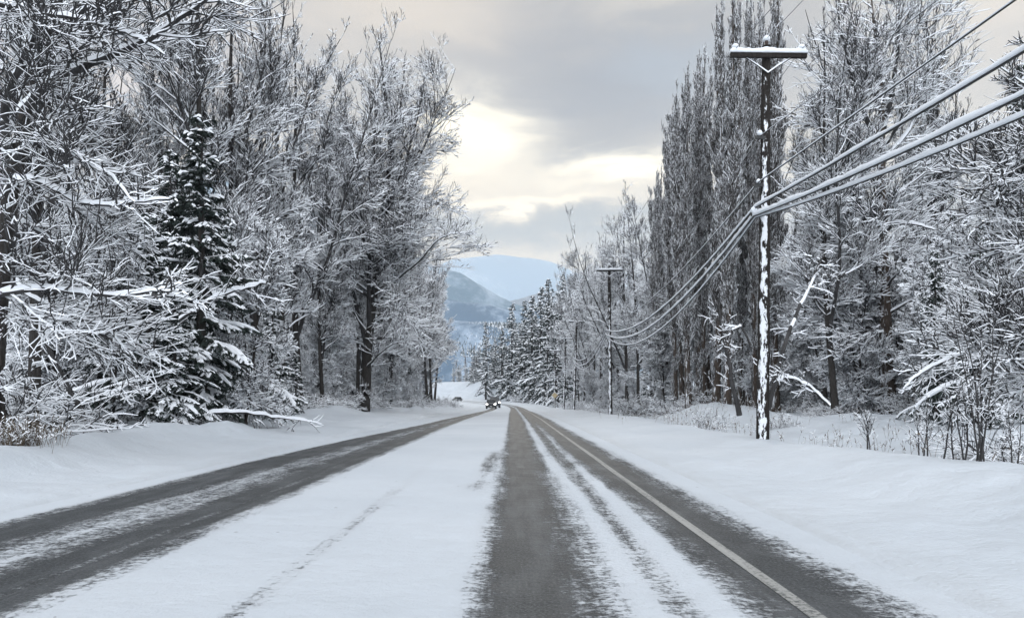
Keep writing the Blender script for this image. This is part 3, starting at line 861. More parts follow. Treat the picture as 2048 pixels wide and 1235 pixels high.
def line_thing(name, label, group, zfrac, dx, sags, r, snow, cat, first=0, last=None, clumps=False):
    pts = []
    n = 40
    A = attach[first:last]
    for i in range(len(A) - 1):
        p, q = A[i], A[i + 1]
        def at(a, i_):
            h = zfrac(a, i_)
            return np.array([a[0] + math.sin(a[4]) * h + dx, a[1] - .17, a[2] + h])
        a, b = at(p, i), at(q, i + 1)
        s = sags[min(i, len(sags) - 1)] * (np.linalg.norm(b - a) / 38) ** 2
        m_ = n if i < 3 else 14
        t = np.linspace(0, 1, m_, endpoint=False)
        seg = a[None] * (1 - t[:, None]) + b[None] * t[:, None]
        seg[:, 2] -= 4 * s * t * (1 - t)
        pts.append(seg)
    pts.append(at(A[-1], len(A) - 1)[None])
    P = np.concatenate(pts)
    root = empty(name, tuple(P[0]), 0, label, cat, group)
    Q = P - P[0]
    a = Acc(); tubes(a, Q[None], np.full((1, len(Q)), r), k=8, snow=0, steep=2)
    mesh_obj('wire', a.mesh('wire', [M['iron']], True), root)
    if snow:
        # ridge of snow riding on the wire
        n3 = 4; tt = np.linspace(0, len(Q) - 1, (len(Q) - 1) * n3 + 1)
        Qd = np.stack([np.interp(tt, np.arange(len(Q)), Q[:, j]) for j in range(3)], 1)
        nz_ = rng.normal(size=len(Qd)); nz_ = np.convolve(nz_, np.ones(5) / 5, 'same') + .3 * nz_
        h = snow * (1 + .20 * nz_ + .06 * np.sin(tt * .5 + rng.random() * 6))
        a = Acc(); Nn = len(Qd); k = 8
        T = nrm(np.gradient(Qd, axis=0)); sd_ = nrm(np.cross(T, [0, 0, 1.0]))
        ring = np.empty((Nn, k, 3))
        for j in range(k):
            th = 2 * PI * j / k; s_, c_ = math.sin(th), math.cos(th)
            w = r * .95 + snow * .13 * (1 + .25 * (j % 2))
            ring[:, j] = Qd + sd_ * (c_ * w) + np.array([0, 0, 1.0]) * (r * .35 + (h * s_ if s_ > 0 else 0 * h))[:, None]
        idx = np.arange(Nn * k).reshape(Nn, k); nx_ = np.roll(idx, -1, 1)
        a.add(ring, np.stack([idx[:-1].ravel(), idx[1:].ravel(), nx_[1:].ravel(), nx_[:-1].ravel()], 1))
        mesh_obj('snow_load', a.mesh('snow_load', [M['capsnow']], True), root)
    return root
zz = lambda v0, v1, v2, v3: (lambda a, i: (v0, v1, v2, v3)[i] - a[2] if i < 4 else a[3] * .56 + (v3 - 6.7) * .6)
G = 'snow-laden cables strung between the utility poles'
line_thing('communication_cable', 'uppermost and thinnest of the four snow-laden cables crossing the right of the picture', G, zz(7.4, 7.4, 7.5, 7.2), -.25, [.15, .75, .8], .016, .036, 'cable')
line_thing('communication_cable', 'thick snow-laden cable second from the top, with a bold dark underside', G, zz(6.75, 6.70, 6.95, 6.7), -.33, [.42, 1.05, 1.3], .024, .100, 'cable')
line_thing('communication_cable', 'thickest snow-topped cable, third from the top of the bundle', G, zz(6.5, 6.46, 6.6, 6.4), -.37, [.95, 1.25, 1.6], .022, .118, 'cable')
line_thing('communication_cable', 'lowest snow-laden cable, sagging below the other three', G, zz(6.45, 6.42, 6.42, 6.2), -.30, [1.25, 1.55, 1.9], .018, .085, 'cable')
G2 = 'thin power lines at the pole tops'
ctr = lambda a, i: a[3] + .2
arm_ = lambda a, i: a[3] - .15
line_thing('power_line', 'thin power line on the left insulator of the crossarms', G2, arm_, -.92, [.5], .007, .010, 'power line', last=6)
line_thing('power_line', 'thin power line on the middle insulator at the pole tips', G2, ctr, 0, [.5], .007, .010, 'power line', last=6)
line_thing('power_line', 'thin power line on the right insulator of the crossarms', G2, arm_, .92, [.5], .007, .010, 'power line', last=6)
sw = line_thing('power_line', 'thin frosted wire carried midway up the nearest pole, above the cable bundle', G2, lambda a, i: 8.7 - a[2] if i < 4 else a[3] * .7, -.2, [.6, .9], .008, .014, 'power line', last=5)
# small bracket with its snow clump for that wire, and cable brackets, on the nearest pole
x, y, z, H, tilt = attach[1]
nearpole = [o for o in S.collection.objects if o.name.startswith('utility_pole')][0]
for bx_, bz_, w_, h_ in ((-.2, 8.66, .26, .08), (-.22, 7.34, .26, .1), (-.26, 6.55, .34, .16)):
    a = Acc(); a.box((bx_, -.13, bz_ - z), (w_, .06, h_)); mesh_obj('bracket', a.mesh('bracket', [M['iron']]), nearpole)
for cx, cz, s in ((-.22, 8.77 - z, .075), (-.24, 7.43 - z, .06), (-.36, 6.62 - z, .09)):
    a = Acc()
    th = np.linspace(0, 2 * PI, 9)[:-1]; rr = [(.0, 1.3), (.6, 1.0), (1, .2), (.8, -.6), (0, -.8)]
    v = np.array([[(cx + s * r * math.cos(t) * 1.1, -.16 + s * r * math.sin(t), cz + s * h_) for t in th] for r, h_ in rr])
    idx = np.arange(len(rr) * 8).reshape(-1, 8); nx_ = np.roll(idx, -1, 1)
    a.add(v, np.stack([idx[:-1].ravel(), idx[1:].ravel(), nx_[1:].ravel(), nx_[:-1].ravel()], 1))
    mesh_obj('snow_clump', a.mesh('snow_clump', [M['capsnow']], True), nearpole)

# ------------------------------------------------------------------ road sign
M['yellow'] = simple('faded yellow sign face', (.50, .40, .24), .6, var=.15, scale=6)
M['signgrey'] = simple('galvanised post', (.22, .22, .21), .6)
sx, sy = 7.0, 126.0
sz = float(zg(sx, sy))
sgn = empty('road_sign', (sx, sy, sz), .1, 'pale yellow diamond warning sign on a thin post, right verge', 'road sign')
a = Acc(); a.box((0, 0, .9), (.09, .09, 2.2)); mesh_obj('post', a.mesh('post', [M['signgrey']]), sgn)
a = Acc(); a.box((0, -.07, 2.1), (.76, .012, .76), 0, Matrix.Rotation(R(45), 4, 'Y')); pn = mesh_obj('sign_panel', a.mesh('sign_panel', [M['yellow']]), sgn)
a = Acc()
tubes(a, np.array([[(-.52, -.09, 2.13), (-.27, -.09, 2.37), (0, -.09, 2.64), (.27, -.09, 2.37), (.52, -.09, 2.13)]], float), np.array([[.02, .05, .06, .05, .02]]), k=6, snow=0, bark=0, steep=2)
mesh_obj('snow_rim', a.mesh('snow_rim', [M['capsnow']], True), sgn)

# ------------------------------------------------------------------ cars
M['glass'] = simple('car glass', (.02, .022, .025), .08)
M['tyre'] = simple('tyre rubber', (.02, .02, .02), .85)
M['rim'] = simple('alloy rim', (.30, .30, .31), .35, metal=.8)
M['black'] = simple('black trim', (.015, .015, .016), .5)
M['paint_dark'] = simple('dark paint', (.035, .038, .045), .3, coat=.6)
M['paint_blue'] = simple('dark blue paint', (.022, .028, .040), .3, coat=.6)
M['paint_grey'] = simple('grey paint', (.05, .055, .058), .3, coat=.6)
M['plate'] = simple('number plate', (.6, .6, .58), .5)
def lamp_mat():
    m, nt, b = new_mat('lit headlight')
    b.inputs['Base Color'].default_value = (.9, .9, .9, 1)
    b.inputs['Emission Color'].default_value = (1, .98, .94, 1); b.inputs['Emission Strength'].default_value = 6
    return m
M['lamp_on'] = lamp_mat()
M['lamp_off'] = simple('unlit lamp glass', (.5, .5, .52), .15)
def bev_box(bm, c, s, bev=.03, taper=None):
    r = bmesh.ops.create_cube(bm, size=1)
    vs = r['verts']
    for v in vs:
        v.co = Vector((v.co.x * s[0], v.co.y * s[1], v.co.z * s[2]))
        if taper and v.co.z > 0: v.co.x *= taper[0]; v.co.y = v.co.y * taper[1] + (taper[2] if len(taper) > 2 else 0)
        v.co += Vector(c)
    es = list({e for v in vs for e in v.link_edges})
    if bev: bmesh.ops.bevel(bm, geom=es, offset=bev, segments=2, profile=.6, affect='EDGES')
def bm_obj(name, parts, mat, parent, smooth=False):
    bm = bmesh.new()
    for p in parts: bev_box(bm, *p)
    me = bpy.data.meshes.new(name); bm.to_mesh(me); bm.free(); me.materials.append(mat)
    for p in me.polygons: p.use_smooth = smooth
    return mesh_obj(name, me, parent)
def vehicle(label, kind, paint, loc, rz, lights, cat):
    """front faces -Y"""
    r = empty(kind, loc, rz, label, cat)
    L_, Wd = (4.5, 1.84) if kind == 'suv' else (5.6, 1.96) if kind == 'pickup_truck' else (4.3, 1.76)
    hood = {'suv': 1.02, 'pickup_truck': 1.16, 'hatchback_car': .90}[kind]; top = {'suv': 1.70, 'pickup_truck': 1.86, 'hatchback_car': 1.46}[kind]
    f = -L_ / 2
    body = [((0, 0, .30 + (hood - .3) / 2), (Wd, L_ * .985, hood - .3), .09)]
    if kind == 'pickup_truck': cabc, cabl = -.25, 2.3
    elif kind == 'suv': cabc, cabl = .42, 3.2
    else: cabc, cabl = .30, 2.9
    body.append(((0, cabc, top - .05), (Wd * .76, cabl * .70, .10), .04))
    for s in (-1, 1):
        for yy in (f + .86, -f - .95): body.append(((s * Wd * .47, yy, .62), (.16, .92, .34), .06))
    bo = bm_obj('body', body, paint, r)
    bm_obj('cabin_glass', [((0, cabc, (hood + top) / 2 - .04), (Wd * .93, cabl, top - hood - .02), .05, (.82, .70, .06))], M['glass'], r)
    # pillars
    ps = []
    for s in (-1, 1):
        for k_, yy in enumerate((-.30, .08, .36)): ps.append(((s * Wd * .43, cabc + yy * cabl, (hood + top) / 2 - .05), (.05, .07, top - hood - .06), .01, (.98, .8, 0)))
    bm_obj('pillars', ps, paint, r).name = 'roof_frame'
    bm_obj('grille', [((0, f - .01, hood - .30), (Wd * .52, .05, .22), .02)], M['black'], r)
    bm_obj('bumper', [((0, f + .02, .42), (Wd * .97, .16, .26), .05)], M['black'], r)
    bm_obj('rear_bumper', [((0, -f - .02, .45), (Wd * .95, .16, .24), .05)], M['black'], r)
    bm_obj('number_plate', [((0, f - .075, .46), (.32, .02, .14), 0)], M['plate'], r)
    for s in (-1, 1):
        bm_obj('headlight', [((s * Wd * .38, f - .01, hood - .20), (.32, .10, .20), .03)], M['lamp_on'] if lights else M['lamp_off'], r)
        bm_obj('side_mirror', [((s * (Wd / 2 + .10), cabc - cabl * .40, hood + .10), (.22, .12, .17), .03)], paint, r)
        for yy in (f + .86, -f - .95):
            for nm, rad, wd, mt in (('wheel', .35, .23, M['tyre']), ('rim', .21, .25, M['rim'])):
                bm = bmesh.new()
                bmesh.ops.create_cone(bm, cap_ends=True, segments=20, radius1=rad, radius2=rad, depth=wd, matrix=Matrix.Rotation(PI / 2, 4, 'Y'))
                me = bpy.data.meshes.new(nm); bm.to_mesh(me); bm.free(); me.materials.append(mt)
                if nm == 'wheel':
                    wo = mesh_obj('wheel', me, r); wo.location = (s * (Wd / 2 - .10), yy, .35)
                else: mesh_obj('rim', me, wo)
    if kind == 'pickup_truck':
        bm_obj('roof_rack', [((0, cabc - .3, top + .05), (Wd * .7, .08, .06), .01), ((0, cabc + .4, top + .05), (Wd * .7, .08, .06), .01)], M['black'], r)
    return r
def on_road(u, y): return (float(road_c(y) + u), y, float(road_z(y)) + .02)
vehicle('dark oncoming suv with both headlights shining, first of the two oncoming vehicles', 'suv', M['paint_dark'], on_road(-3.65, 138), 0.0, True, 'car')
vehicle('dark oncoming pickup truck close behind the lit suv, half hidden by it', 'pickup_truck', M['paint_blue'], on_road(-3.2, 152), .06, True, 'truck').scale = (1.05, 1, 1.12)
vehicle('small dark car far off on the bend, its lights not showing', 'hatchback_car', M['paint_grey'], on_road(-2.6, 262), -.40, False, 'car')

# ------------------------------------------------------------------ vegetation
def g0(x, y): return float(zg(x, y)) - .05
occupied = []
def free(x, y, d):
    for a, b in occupied:
        if (a - x) ** 2 + (b - y) ** 2 < d * d: return False
    return True
def place(proto, x, y, H, rz=None, label=None, group=None, wid=1.0, tilt=(0, 0), used=set()):
    s = H / proto['H0']
    rz = rng.random() * 2 * PI if rz is None else rz
    occupied.append((x, y))
    if proto.name not in used:
        used.add(proto.name)
        proto.location = (x, y, g0(x, y)); proto.rotation_euler = (tilt[0], tilt[1], rz); proto.scale = (s * wid, s * wid, s)
        CH_CACHE[proto.name] = list(proto.children)
        if label: proto['label'] = label
        if group: proto['group'] = group
        return proto
    return copy_thing(proto, (x, y, g0(x, y)), rz, (s * wid, s * wid, s), label, group, tilt)
def proto(name, meshes, H, cat='tree'):
    r = put_tree(name, meshes, cat); r['H0'] = float(H); return r

# --- one-off trees ---------------------------------------------------------
GL = 'bare snow-laden trees along the front of the left wood'
GR = 'bare snow-laden trees along the front of the right wood'
# near tree at the left margin: limbs follow the photograph, each at its own depth
D0 = 16.0
base = W(-6, 540, D0) * 0 + np.array([X_at(-20, D0), D0, 0])
bz = float(zg(base[0], base[1]))
def loc(pts):     # (px, py, distance) -> local coordinates
    return np.array([W(a, b, d) for a, b, d in pts]) - np.array([base[0], base[1], bz])
tp = loc([(-22, 960, 16), (-14, 760, 16), (-4, 600, 16), (10, 471, 16), (29, 331, 16), (63, 184, 16.1), (87, 73, 16.2), (117, 0, 16.3), (150, -110, 16.4), (175, -260, 16.5), (190, -420, 16.6)])
tp[0] = (0, 0, -.4)
limbs = [
    (loc([(44, 230, 16.1), (97, 160, 15.7), (184, 121, 15.2), (272, 87, 14.8), (340, 53, 14.5), (412, 8, 14.2), (470, -60, 14.0)]), .105),
    (loc([(-60, 0, 15.5), (0, 10, 15.3), (49, 19, 15.1), (97, 34, 14.9), (194, 53, 14.5), (272, 78, 14.2), (330, 110, 14.0)]), .075),
    (loc([(22, 330, 16), (40, 285, 15.7), (73, 272, 15.4), (112, 286, 15), (160, 330, 14.6), (209, 350, 14.3), (272, 405, 14)]), .075),
    (loc([(8, 400, 16), (34, 364, 15.7), (97, 369, 15.2), (165, 403, 14.8), (233, 412, 14.4), (340, 398, 14)]), .08),
    (loc([(-10, 640, 16), (0, 588, 15.3), (97, 582, 14.8), (218, 597, 14.4), (311, 582, 14.0), (365, 568, 13.8)]), .075),
    (loc([(-8, 620, 16), (30, 560, 16.2), (70, 600, 16.0), (140, 640, 15.6), (215, 660, 15.2), (260, 710, 15)]), .05),
    (loc([(8, 480, 16), (40, 440, 16.8), (90, 470, 17.3), (150, 520, 17.8), (230, 560, 18.2)]), .05),
    (loc([(70, 160, 16), (120, 110, 16.8), (165, 50, 17.5), (190, -10, 18), (230, -80, 18.4)]), .07),
    (loc([(30, 335, 16), (14, 230, 15.6), (50, 130, 15.2), (78, 70, 15), (90, 0, 14.8), (100, -90, 14.6)]), .09),
    (loc([(87, 73, 16.2), (150, 20, 16.4), (230, -10, 16.6), (330, -60, 17)]), .06),
]
mm = broadleaf(H=float(tp[-1, 2]), Rc=4.0, r0=.21, base=.45, nlimb=8, nlead=0, n2=8, n3=7, n4=4, path=tp, limbs=limbs, snow=.88, fine=.42, ns3=7, wobble=.08, a1=(50, 80), droop=.05)
t = proto('bare_tree', mm, 1.0); t.location = (base[0], base[1], bz)
occupied.append((base[0], base[1]))
t['label'] = 'nearest tree at the left edge, leaning trunk, long limbs under thick snow'; t['group'] = GL

# tall cottonwood at the end of the left wood
D1 = 60.0
bx, by = X_at(728, D1), D1; bz = float(zg(bx, by))
base = np.array([bx, by, bz])
tp = loc([(728, 824, 60), (732, 740, 60), (742, 640, 60), (757, 520, 60), (772, 400, 60), (783, 290, 60), (770, 190, 60), (762, 110, 60), (755, 60, 60)])
limbs = [
    (loc([(742, 620, 60), (790, 560, 59), (840, 520, 57.5), (880, 475, 56.5), (915, 462, 56), (948, 470, 55.6)]), .11),
    (loc([(760, 470, 60), (800, 415, 60), (850, 400, 60), (900, 420, 60), (945, 440, 60)]), .10),
    (loc([(775, 380, 60), (815, 320, 60.5), (850, 295, 61), (880, 282, 61.5), (918, 286, 62)]), .06),
    (loc([(735, 700, 60), (700, 560, 61), (668, 430, 62), (640, 330, 63), (625, 200, 64)]), .17),
    (loc([(745, 600, 60), (790, 610, 58), (830, 660, 57), (850, 720, 56)]), .09),
    (loc([(770, 420, 60), (810, 330, 59), (835, 240, 58), (850, 160, 57.5)]), .12),
    (loc([(783, 300, 60), (800, 220, 60), (808, 150, 60), (812, 100, 60)]), .08),
    (loc([(757, 520, 60), (720, 420, 58), (700, 300, 57), (690, 180, 56)]), .13),
]
mm = broadleaf(H=float(tp[-1, 2]), Rc=7.2, r0=.36, base=.12, nlimb=42, nlead=4, n2=9, n3=7, n4=3, path=tp, limbs=limbs, snow=1.0, a1=(40, 70), droop=.02, uptrop=.06, tw=1.1)
t = proto('bare_tree', mm, 1.0); t.location = tuple(base); occupied.append((bx, by))
t['label'] = 'tall spreading bare tree of the left wood, one limb reaching towards the mountain'; t['group'] = GL

# big tree on the right with a pale brown trunk
D2 = 40.0
bx, by = X_at(1776, D2), D2; bz = float(zg(bx, by)); base = np.array([bx, by, bz])
tp = loc([(1776, 832, 40), (1773, 700, 40), (1767, 560, 40), (1763, 440, 40), (1762, 330, 40), (1764, 250, 40), (1760, 150, 40), (1748, 60, 40), (1740, -40, 40)])
limbs = [
    (loc([(1764, 270, 40), (1785, 190, 40), (1797, 100, 40), (1800, 10, 40), (1806, -60, 40)]), .15),
    (loc([(1762, 300, 40), (1730, 230, 39), (1700, 150, 38.5), (1680, 60, 38), (1665, -30, 38)]), .12),
    (loc([(1763, 330, 40), (1820, 260, 41), (1850, 170, 42), (1870, 60, 42.5), (1880, -40, 43)]), .12),
    (loc([(1763, 470, 40), (1790, 446, 39), (1830, 446, 38), (1880, 462, 37.5), (1915, 485, 37)]), .10),
    (loc([(1765, 500, 40), (1730, 500, 39), (1690, 512, 38.5), (1640, 500, 38), (1590, 470, 37.5)]), .09),
    (loc([(1767, 600, 40), (1720, 590, 39), (1660, 600, 38), (1600, 590, 37)]), .08),
    (loc([(1768, 520, 40), (1800, 545, 39), (1840, 590, 38)]), .07),
    (loc([(1770, 660, 40), (1730, 665, 39), (1690, 700, 38), (1640, 720, 37.5)]), .06),
]
mm = broadleaf(H=float(tp[-1, 2]), Rc=6.0, r0=.36, base=.10, nlimb=34, nlead=1, n2=9, n3=7, n4=3, path=tp, limbs=limbs, snow=1.0, a1=(45, 75), droop=.03, uptrop=.06, bark='popbark')
t = proto('bare_tree', mm, 1.0); t.location = tuple(base); occupied.append((bx, by))
t['label'] = 'big bare tree with a straight brown trunk right of the nearest utility pole'; t['group'] = GR

# tree just outside the right margin reaching in with a heavy arched bough
D3 = 17.5
bx, by = X_at(2140, D3), D3; bz = float(zg(bx, by)); base = np.array([bx, by, bz])
tp = loc([(2140, 920, 17.5), (2138, 700, 17.5), (2130, 500, 17.5), (2125, 300, 17.5), (2120, 100, 17.5), (2100, -100, 17.5)])
limbs = [
    (loc([(2138, 780, 17.5), (2090, 740, 17.3), (2040, 722, 17.2), (1990, 706, 17.1), (1930, 704, 17), (1880, 722, 17), (1838, 752, 17), (1806, 778, 17)]), .085),
    (loc([(2130, 560, 17.5), (2080, 500, 17.6), (2040, 488, 17.7), (1990, 505, 17.8), (1940, 530, 18)]), .06),
    (loc([(2130, 640, 17.5), (2060, 610, 18), (1990, 590, 18.5), (1920, 600, 19), (1870, 630, 19.3)]), .06),
    (loc([(2134, 700, 17.5), (2080, 660, 18.5), (2010, 650, 19.5), (1950, 670, 20), (1900, 700, 20.4)]), .05),
    (loc([(2125, 330, 17.5), (2085, 290, 17), (2050, 300, 16.8), (2020, 340, 16.6), (1990, 390, 16.5)]), .05),
]
mm = broadleaf(H=float(tp[-1, 2]), Rc=3.6, r0=.22, base=.12, nlimb=26, nlead=0, n2=9, n3=8, n4=4, path=tp, limbs=limbs, snow=.9, fine=.48, ns3=7, wobble=.08, a1=(50, 85), droop=.07)
t = proto('bare_tree', mm, 1.0); t.location = tuple(base); occupied.append((bx, by))
t['label'] = 'tree at the right edge sending in a heavy arched bough under deep snow'; t['group'] = GR

# --- repeated kinds --------------------------------------------------------
B = [proto('bare_tree', broadleaf(H=24, Rc=4.6, r0=.20, nlimb=28, nlead=2, n2=8, n3=6, n4=3, lean=(.8, .3), base=.14, droop=.03, steepness=.25, uptrop=.07), 24),
     proto('bare_tree', broadleaf(H=24, Rc=4.0, r0=.17, nlimb=32, nlead=1, n2=8, n3=6, n4=3, lean=(-1.2, .8), base=.12, droop=.05, steepness=.15), 24),
     proto('bare_tree', broadleaf(H=24, Rc=5.2, r0=.24, nlimb=22, nlead=3, n2=8, n3=6, n4=3, lean=(.3, -1.2), base=.18, droop=.01, uptrop=.08, steepness=.35), 24),
     proto('bare_tree', broadleaf(H=24, Rc=3.4, r0=.15, nlimb=34, nlead=2, n2=7, n3=6, n4=3, lean=(1.4, .2), base=.10, droop=.03, steepness=.35), 24)]
Y_ = [proto('young_bare_tree', broadleaf(H=10, Rc=2.6, r0=.08, nlimb=30, nlead=2, n2=7, n3=7, n4=4, lean=(.8, .3), base=.05, droop=.10, snow=1.1), 10),
      proto('young_bare_tree', broadleaf(H=10, Rc=2.2, r0=.07, nlimb=30, nlead=3, n2=7, n3=7, n4=4, lean=(-1.0, .5), base=.05, droop=.08, snow=1.1), 10)]
PO = [proto('columnar_poplar', broadleaf(H=27, Rc=3.4, r0=.30, nlimb=64, nlead=6, n2=11, n3=8, n4=3, base=.03, a1=(12, 26), droop=-.02, uptrop=.09, snow=1.2, steepness=1.15, steep=.997, drop=.22, lead=.38, fine=1.3, lang=(5, 12), ltrop=.14, tw=1.25, hmin=.75, twig='poptwig', bark='popbark', wobble=.02, lean=(.3, 0)), 27),
      proto('columnar_poplar', broadleaf(H=27, Rc=2.9, r0=.26, nlimb=72, nlead=5, n2=11, n3=8, n4=3, base=.04, a1=(12, 24), droop=-.02, uptrop=.09, snow=1.2, steepness=1.25, steep=.997, drop=.22, lead=.36, fine=1.3, lang=(5, 12), ltrop=.14, tw=1.25, hmin=.75, twig='poptwig', bark='popbark', wobble=.02, lean=(-.3, .2)), 27)]
SP = [proto('snowy_spruce', conifer(11, 2.7, snow=.55, dens=1.25), 11), proto('snowy_spruce', conifer(11, 2.3, snow=.50, dens=1.1, gap=.08), 11), proto('snowy_spruce', conifer(11, 2.9, snow=.65, dens=1.1, gap=.12), 11)]
FC = [proto('tall_conifer', conifer(14, 2.6, snow=.52, dens=.9, tipup=.0), 14), proto('tall_conifer', conifer(14, 2.3, snow=.38, dens=.9, gap=.12, tipup=.0, lowest=.08), 14)]
BU = []
for a_ in (dict(H=2.4), dict(H=2.8, stems=20, arch=-.1), dict(H=2.0, stems=24, spread=1.6)):
    o = mesh_obj('bush', bush(**a_)); o['H0'] = float(a_['H']); o['category'] = 'bush'; BU.append(o)

def inview(x, y, m=3.0):
    return y > 3 and abs(x) < .665 * y + m

# spruces of the left edge: (px, base distance, top row)
for px, D, top, k_, wd, lab in ((404, 28, 225, 1, 1.35, 'tallest dark spruce of the left wood, its boughs drooping under snow'),
                            (296, 25, 420, 2, 1.5, 'broad spruce left of the tallest one, heavy white pads on its lower boughs'),
                            (350, 25, 560, 0, 1.5, 'low spruce in front of the tall ones, boughs touching the snowbank'),
                            (545, 37, 585, 2, 1.4, 'small spruce right of the tallest one, beside the thin dark trunks'),
                            (592, 42, 690, 1, 1.3, 'smallest spruce at the right end of the spruce group'),
                            (455, 32, 430, 2, 1.3, 'narrow spruce tucked behind the right side of the tallest one'),
                            (340, 34, 300, 1, 1.3, 'tall spruce mostly hidden behind the left side of the tallest one'),
                            (200, 28, 540, 1, 1.4, 'dark spruce half hidden behind bare limbs, left end of the spruce group')):
    x = X_at(px, D); z = g0(x, D)
    place(SP[k_], x, D, CH + (HZ - top) / F * D - z, label=lab, group='spruces at the front of the left wood', wid=wd)
# spruces right
for px, D, top, k_, lab in ((1870, 30, 500, 1, 'snow-covered spruce right of the big brown-trunked tree'),
                            (1960, 27, 430, 2, 'white-loaded spruce near the right edge behind the arched bough'),
                            (1862, 66, 100, 0, 'tall dark conifer whose top stands above the right wood'),
                            (1705, 46, 640, 2, 'low dark spruce left of the big brown-trunked tree'),
                            (2040, 34, 120, 0, 'tall conifer at the right edge, behind the cables')):
    x = X_at(px, D); z = g0(x, D)
    place(SP[k_], x, D, CH + (HZ - top) / F * D - z, label=lab, group='spruces of the right wood', wid=1.0 if top > 300 else .7)
# poplars
PG = 'columnar poplars right of the road'
for i, (px, D, top, k_, lab) in enumerate(((1352, 58, 235, 1, 'leftmost and lowest columnar poplar of the row'), (1378, 52, 125, 0, 'second columnar poplar from the left end of the row'),
        (1408, 55, 150, 1, 'columnar poplar between the second one and the tallest'), (1432, 50, 20, 0, 'columnar poplar close left of the tallest poplar'),
        (1455, 47, -60, 1, 'tallest dense columnar poplar, left of the nearest utility pole'), (1478, 52, 160, 1, 'columnar poplar right behind the tallest poplar'),
        (1510, 49, -40, 1, 'slender columnar poplar just left of the nearest utility pole'), (1552, 50, -60, 0, 'columnar poplar rising behind the nearest utility pole'),
        (1366, 62, 200, 0, 'columnar poplar filling the gap behind the two leftmost ones'), (1395, 57, 170, 1, 'columnar poplar behind the second and third of the row'),
        (1420, 58, 90, 0, 'columnar poplar tucked behind the left flank of the tallest one'), (1496, 55, 70, 1, 'columnar poplar between the tallest and the slender one'),
        (1530, 56, 10, 1, 'columnar poplar hidden behind the shaft of the nearest utility pole'),
        (1330, 66, 330, 0, 'short columnar poplar where the row meets the grey trees'))):
    x = X_at(px, D); z = g0(x, D)
    place(PO[k_], x, D, CH + (HZ - top) / F * D - z, label=lab, group=PG, wid=.80 if i not in (6,) else .6)

# front-row trees of the left wood
row = [(19.8, 23, 3), (36.5, 26, 0), (41, 25, 2), (45, 29, 1), (49, 28, 3), (53, 28, 0), (57, 24, 3), (66, 25, 1), (70, 22, 3), (75, 21, 0), (81, 20, 3), (87, 21, 1), (93, 20, 2), (99, 23, 3), (105, 24, 0), (112, 25, 1), (119, 25, 3), (126, 26, 2), (134, 26, 0)]
words = ['first', 'second', 'third', 'fourth', 'fifth', 'sixth', 'seventh', 'eighth', 'ninth', 'tenth', 'eleventh', 'twelfth']
n_a = n_b = 0
for D, H, k_ in row:
    x = float(left_edge(D)) - (rng.uniform(1.6, 3.4) if D < 100 else rng.uniform(.5, 1.5) if D < 118 else rng.uniform(2.6, 3.4))
    if D < 60:
        lab = f'snow-laden tree, {words[n_a]} in the front row of the left wood, before the tall spreading tree'; n_a += 1
    else:
        lab = f'bare tree, {words[n_b % 12]} in the front row of the left wood {"beyond the tall spreading tree" if n_b < 12 else "nearest the bend"}'; n_b += 1
    place(B[k_], x, D, H, label=lab, group=GL)
# depth of the left wood
SHL = 'bare snow-laden tree standing behind the front row of the left wood'
tries = 0; cnt = 0
while tries < 5000 and cnt < 34:
    tries += 1
    y = rng.uniform(16, 150); x = float(left_edge(y)) - rng.uniform(4.5, 34)
    if not inview(x, y, 4) or not free(x, y, 3.4): continue
    place(B[rng.integers(4)], x, y, rng.uniform(20, 28), label=SHL, group='bare trees behind the front row of the left wood'); cnt += 1
# understorey left
SHY = 'slender young bare tree bent under snow between the trunks of the left wood'
cnt = tries = 0
while cnt < 44 and tries < 3000:
    tries += 1
    y = rng.uniform(15, 120) if cnt % 2 else rng.uniform(15, 50); x = float(left_edge(y)) - rng.uniform(1.2, 11)
    if 19 < y < 44 and x > -16.5: continue
    if not inview(x, y, 2) or not free(x, y, 1.3): continue
    place(Y_[rng.integers(2)], x, y, rng.uniform(4.5, 10), label=SHY, group='young trees in the left wood', tilt=(rng.normal(0, .12), rng.normal(0, .12))); cnt += 1

# right wood
row = [(30, 23.5, 9, 1), (33.5, 21, 12, 0), (36, 24, 16, 3), (38, 16, 20, 0), (45, 24.5, 22, 2), (44, 18, 17, 1), (52, 21, 24, 2), (58, 17.5, 24, 3), (64, 15, 21.5, 1), (70, 14.2, 23, 1), (76, 13.8, 23.5, 3), (83, 13.6, 24.5, 1), (90, 13.4, 25.5, 0), (97, 13.4, 23.5, 0), (104, 13.2, 24, 1), (112, 13, 26, 2), (120, 12.6, 25, 3), (128, 13, 24, 0), (137, 12.8, 25, 2), (146, 12.8, 23, 1), (156, 13.5, 22, 3), (168, 14, 22, 0)]
n_a = n_b = 0
for D, x, H, k_ in row:
    if D < 60: lab = f'bare tree of the right wood, {words[n_a]} in the row behind the snowy field'; n_a += 1
    else: lab = f'bare tree of the right wood, {words[n_b % 12]} in the row {"beyond the poplars" if n_b < 12 else "near the dark conifers"}'; n_b += 1
    place(B[k_], x, D, H, label=lab, group=GR)
SHR = 'bare snow-laden tree standing back in the right wood'
cnt = tries = 0
while tries < 5000 and cnt < 34:
    tries += 1
    y = rng.uniform(38, 165); x = rng.uniform(15, 60) if y > 62 else rng.uniform(18.5, 48)
    if not inview(x, y, 4) or not free(x, y, 3.8): continue
    place(B[rng.integers(4)], x, y, rng.uniform(18, 24), label=SHR, group='bare trees standing back in the right wood'); cnt += 1
SHV = 'slender young bare tree bent under snow at the foot of the right wood'
cnt = tries = 0
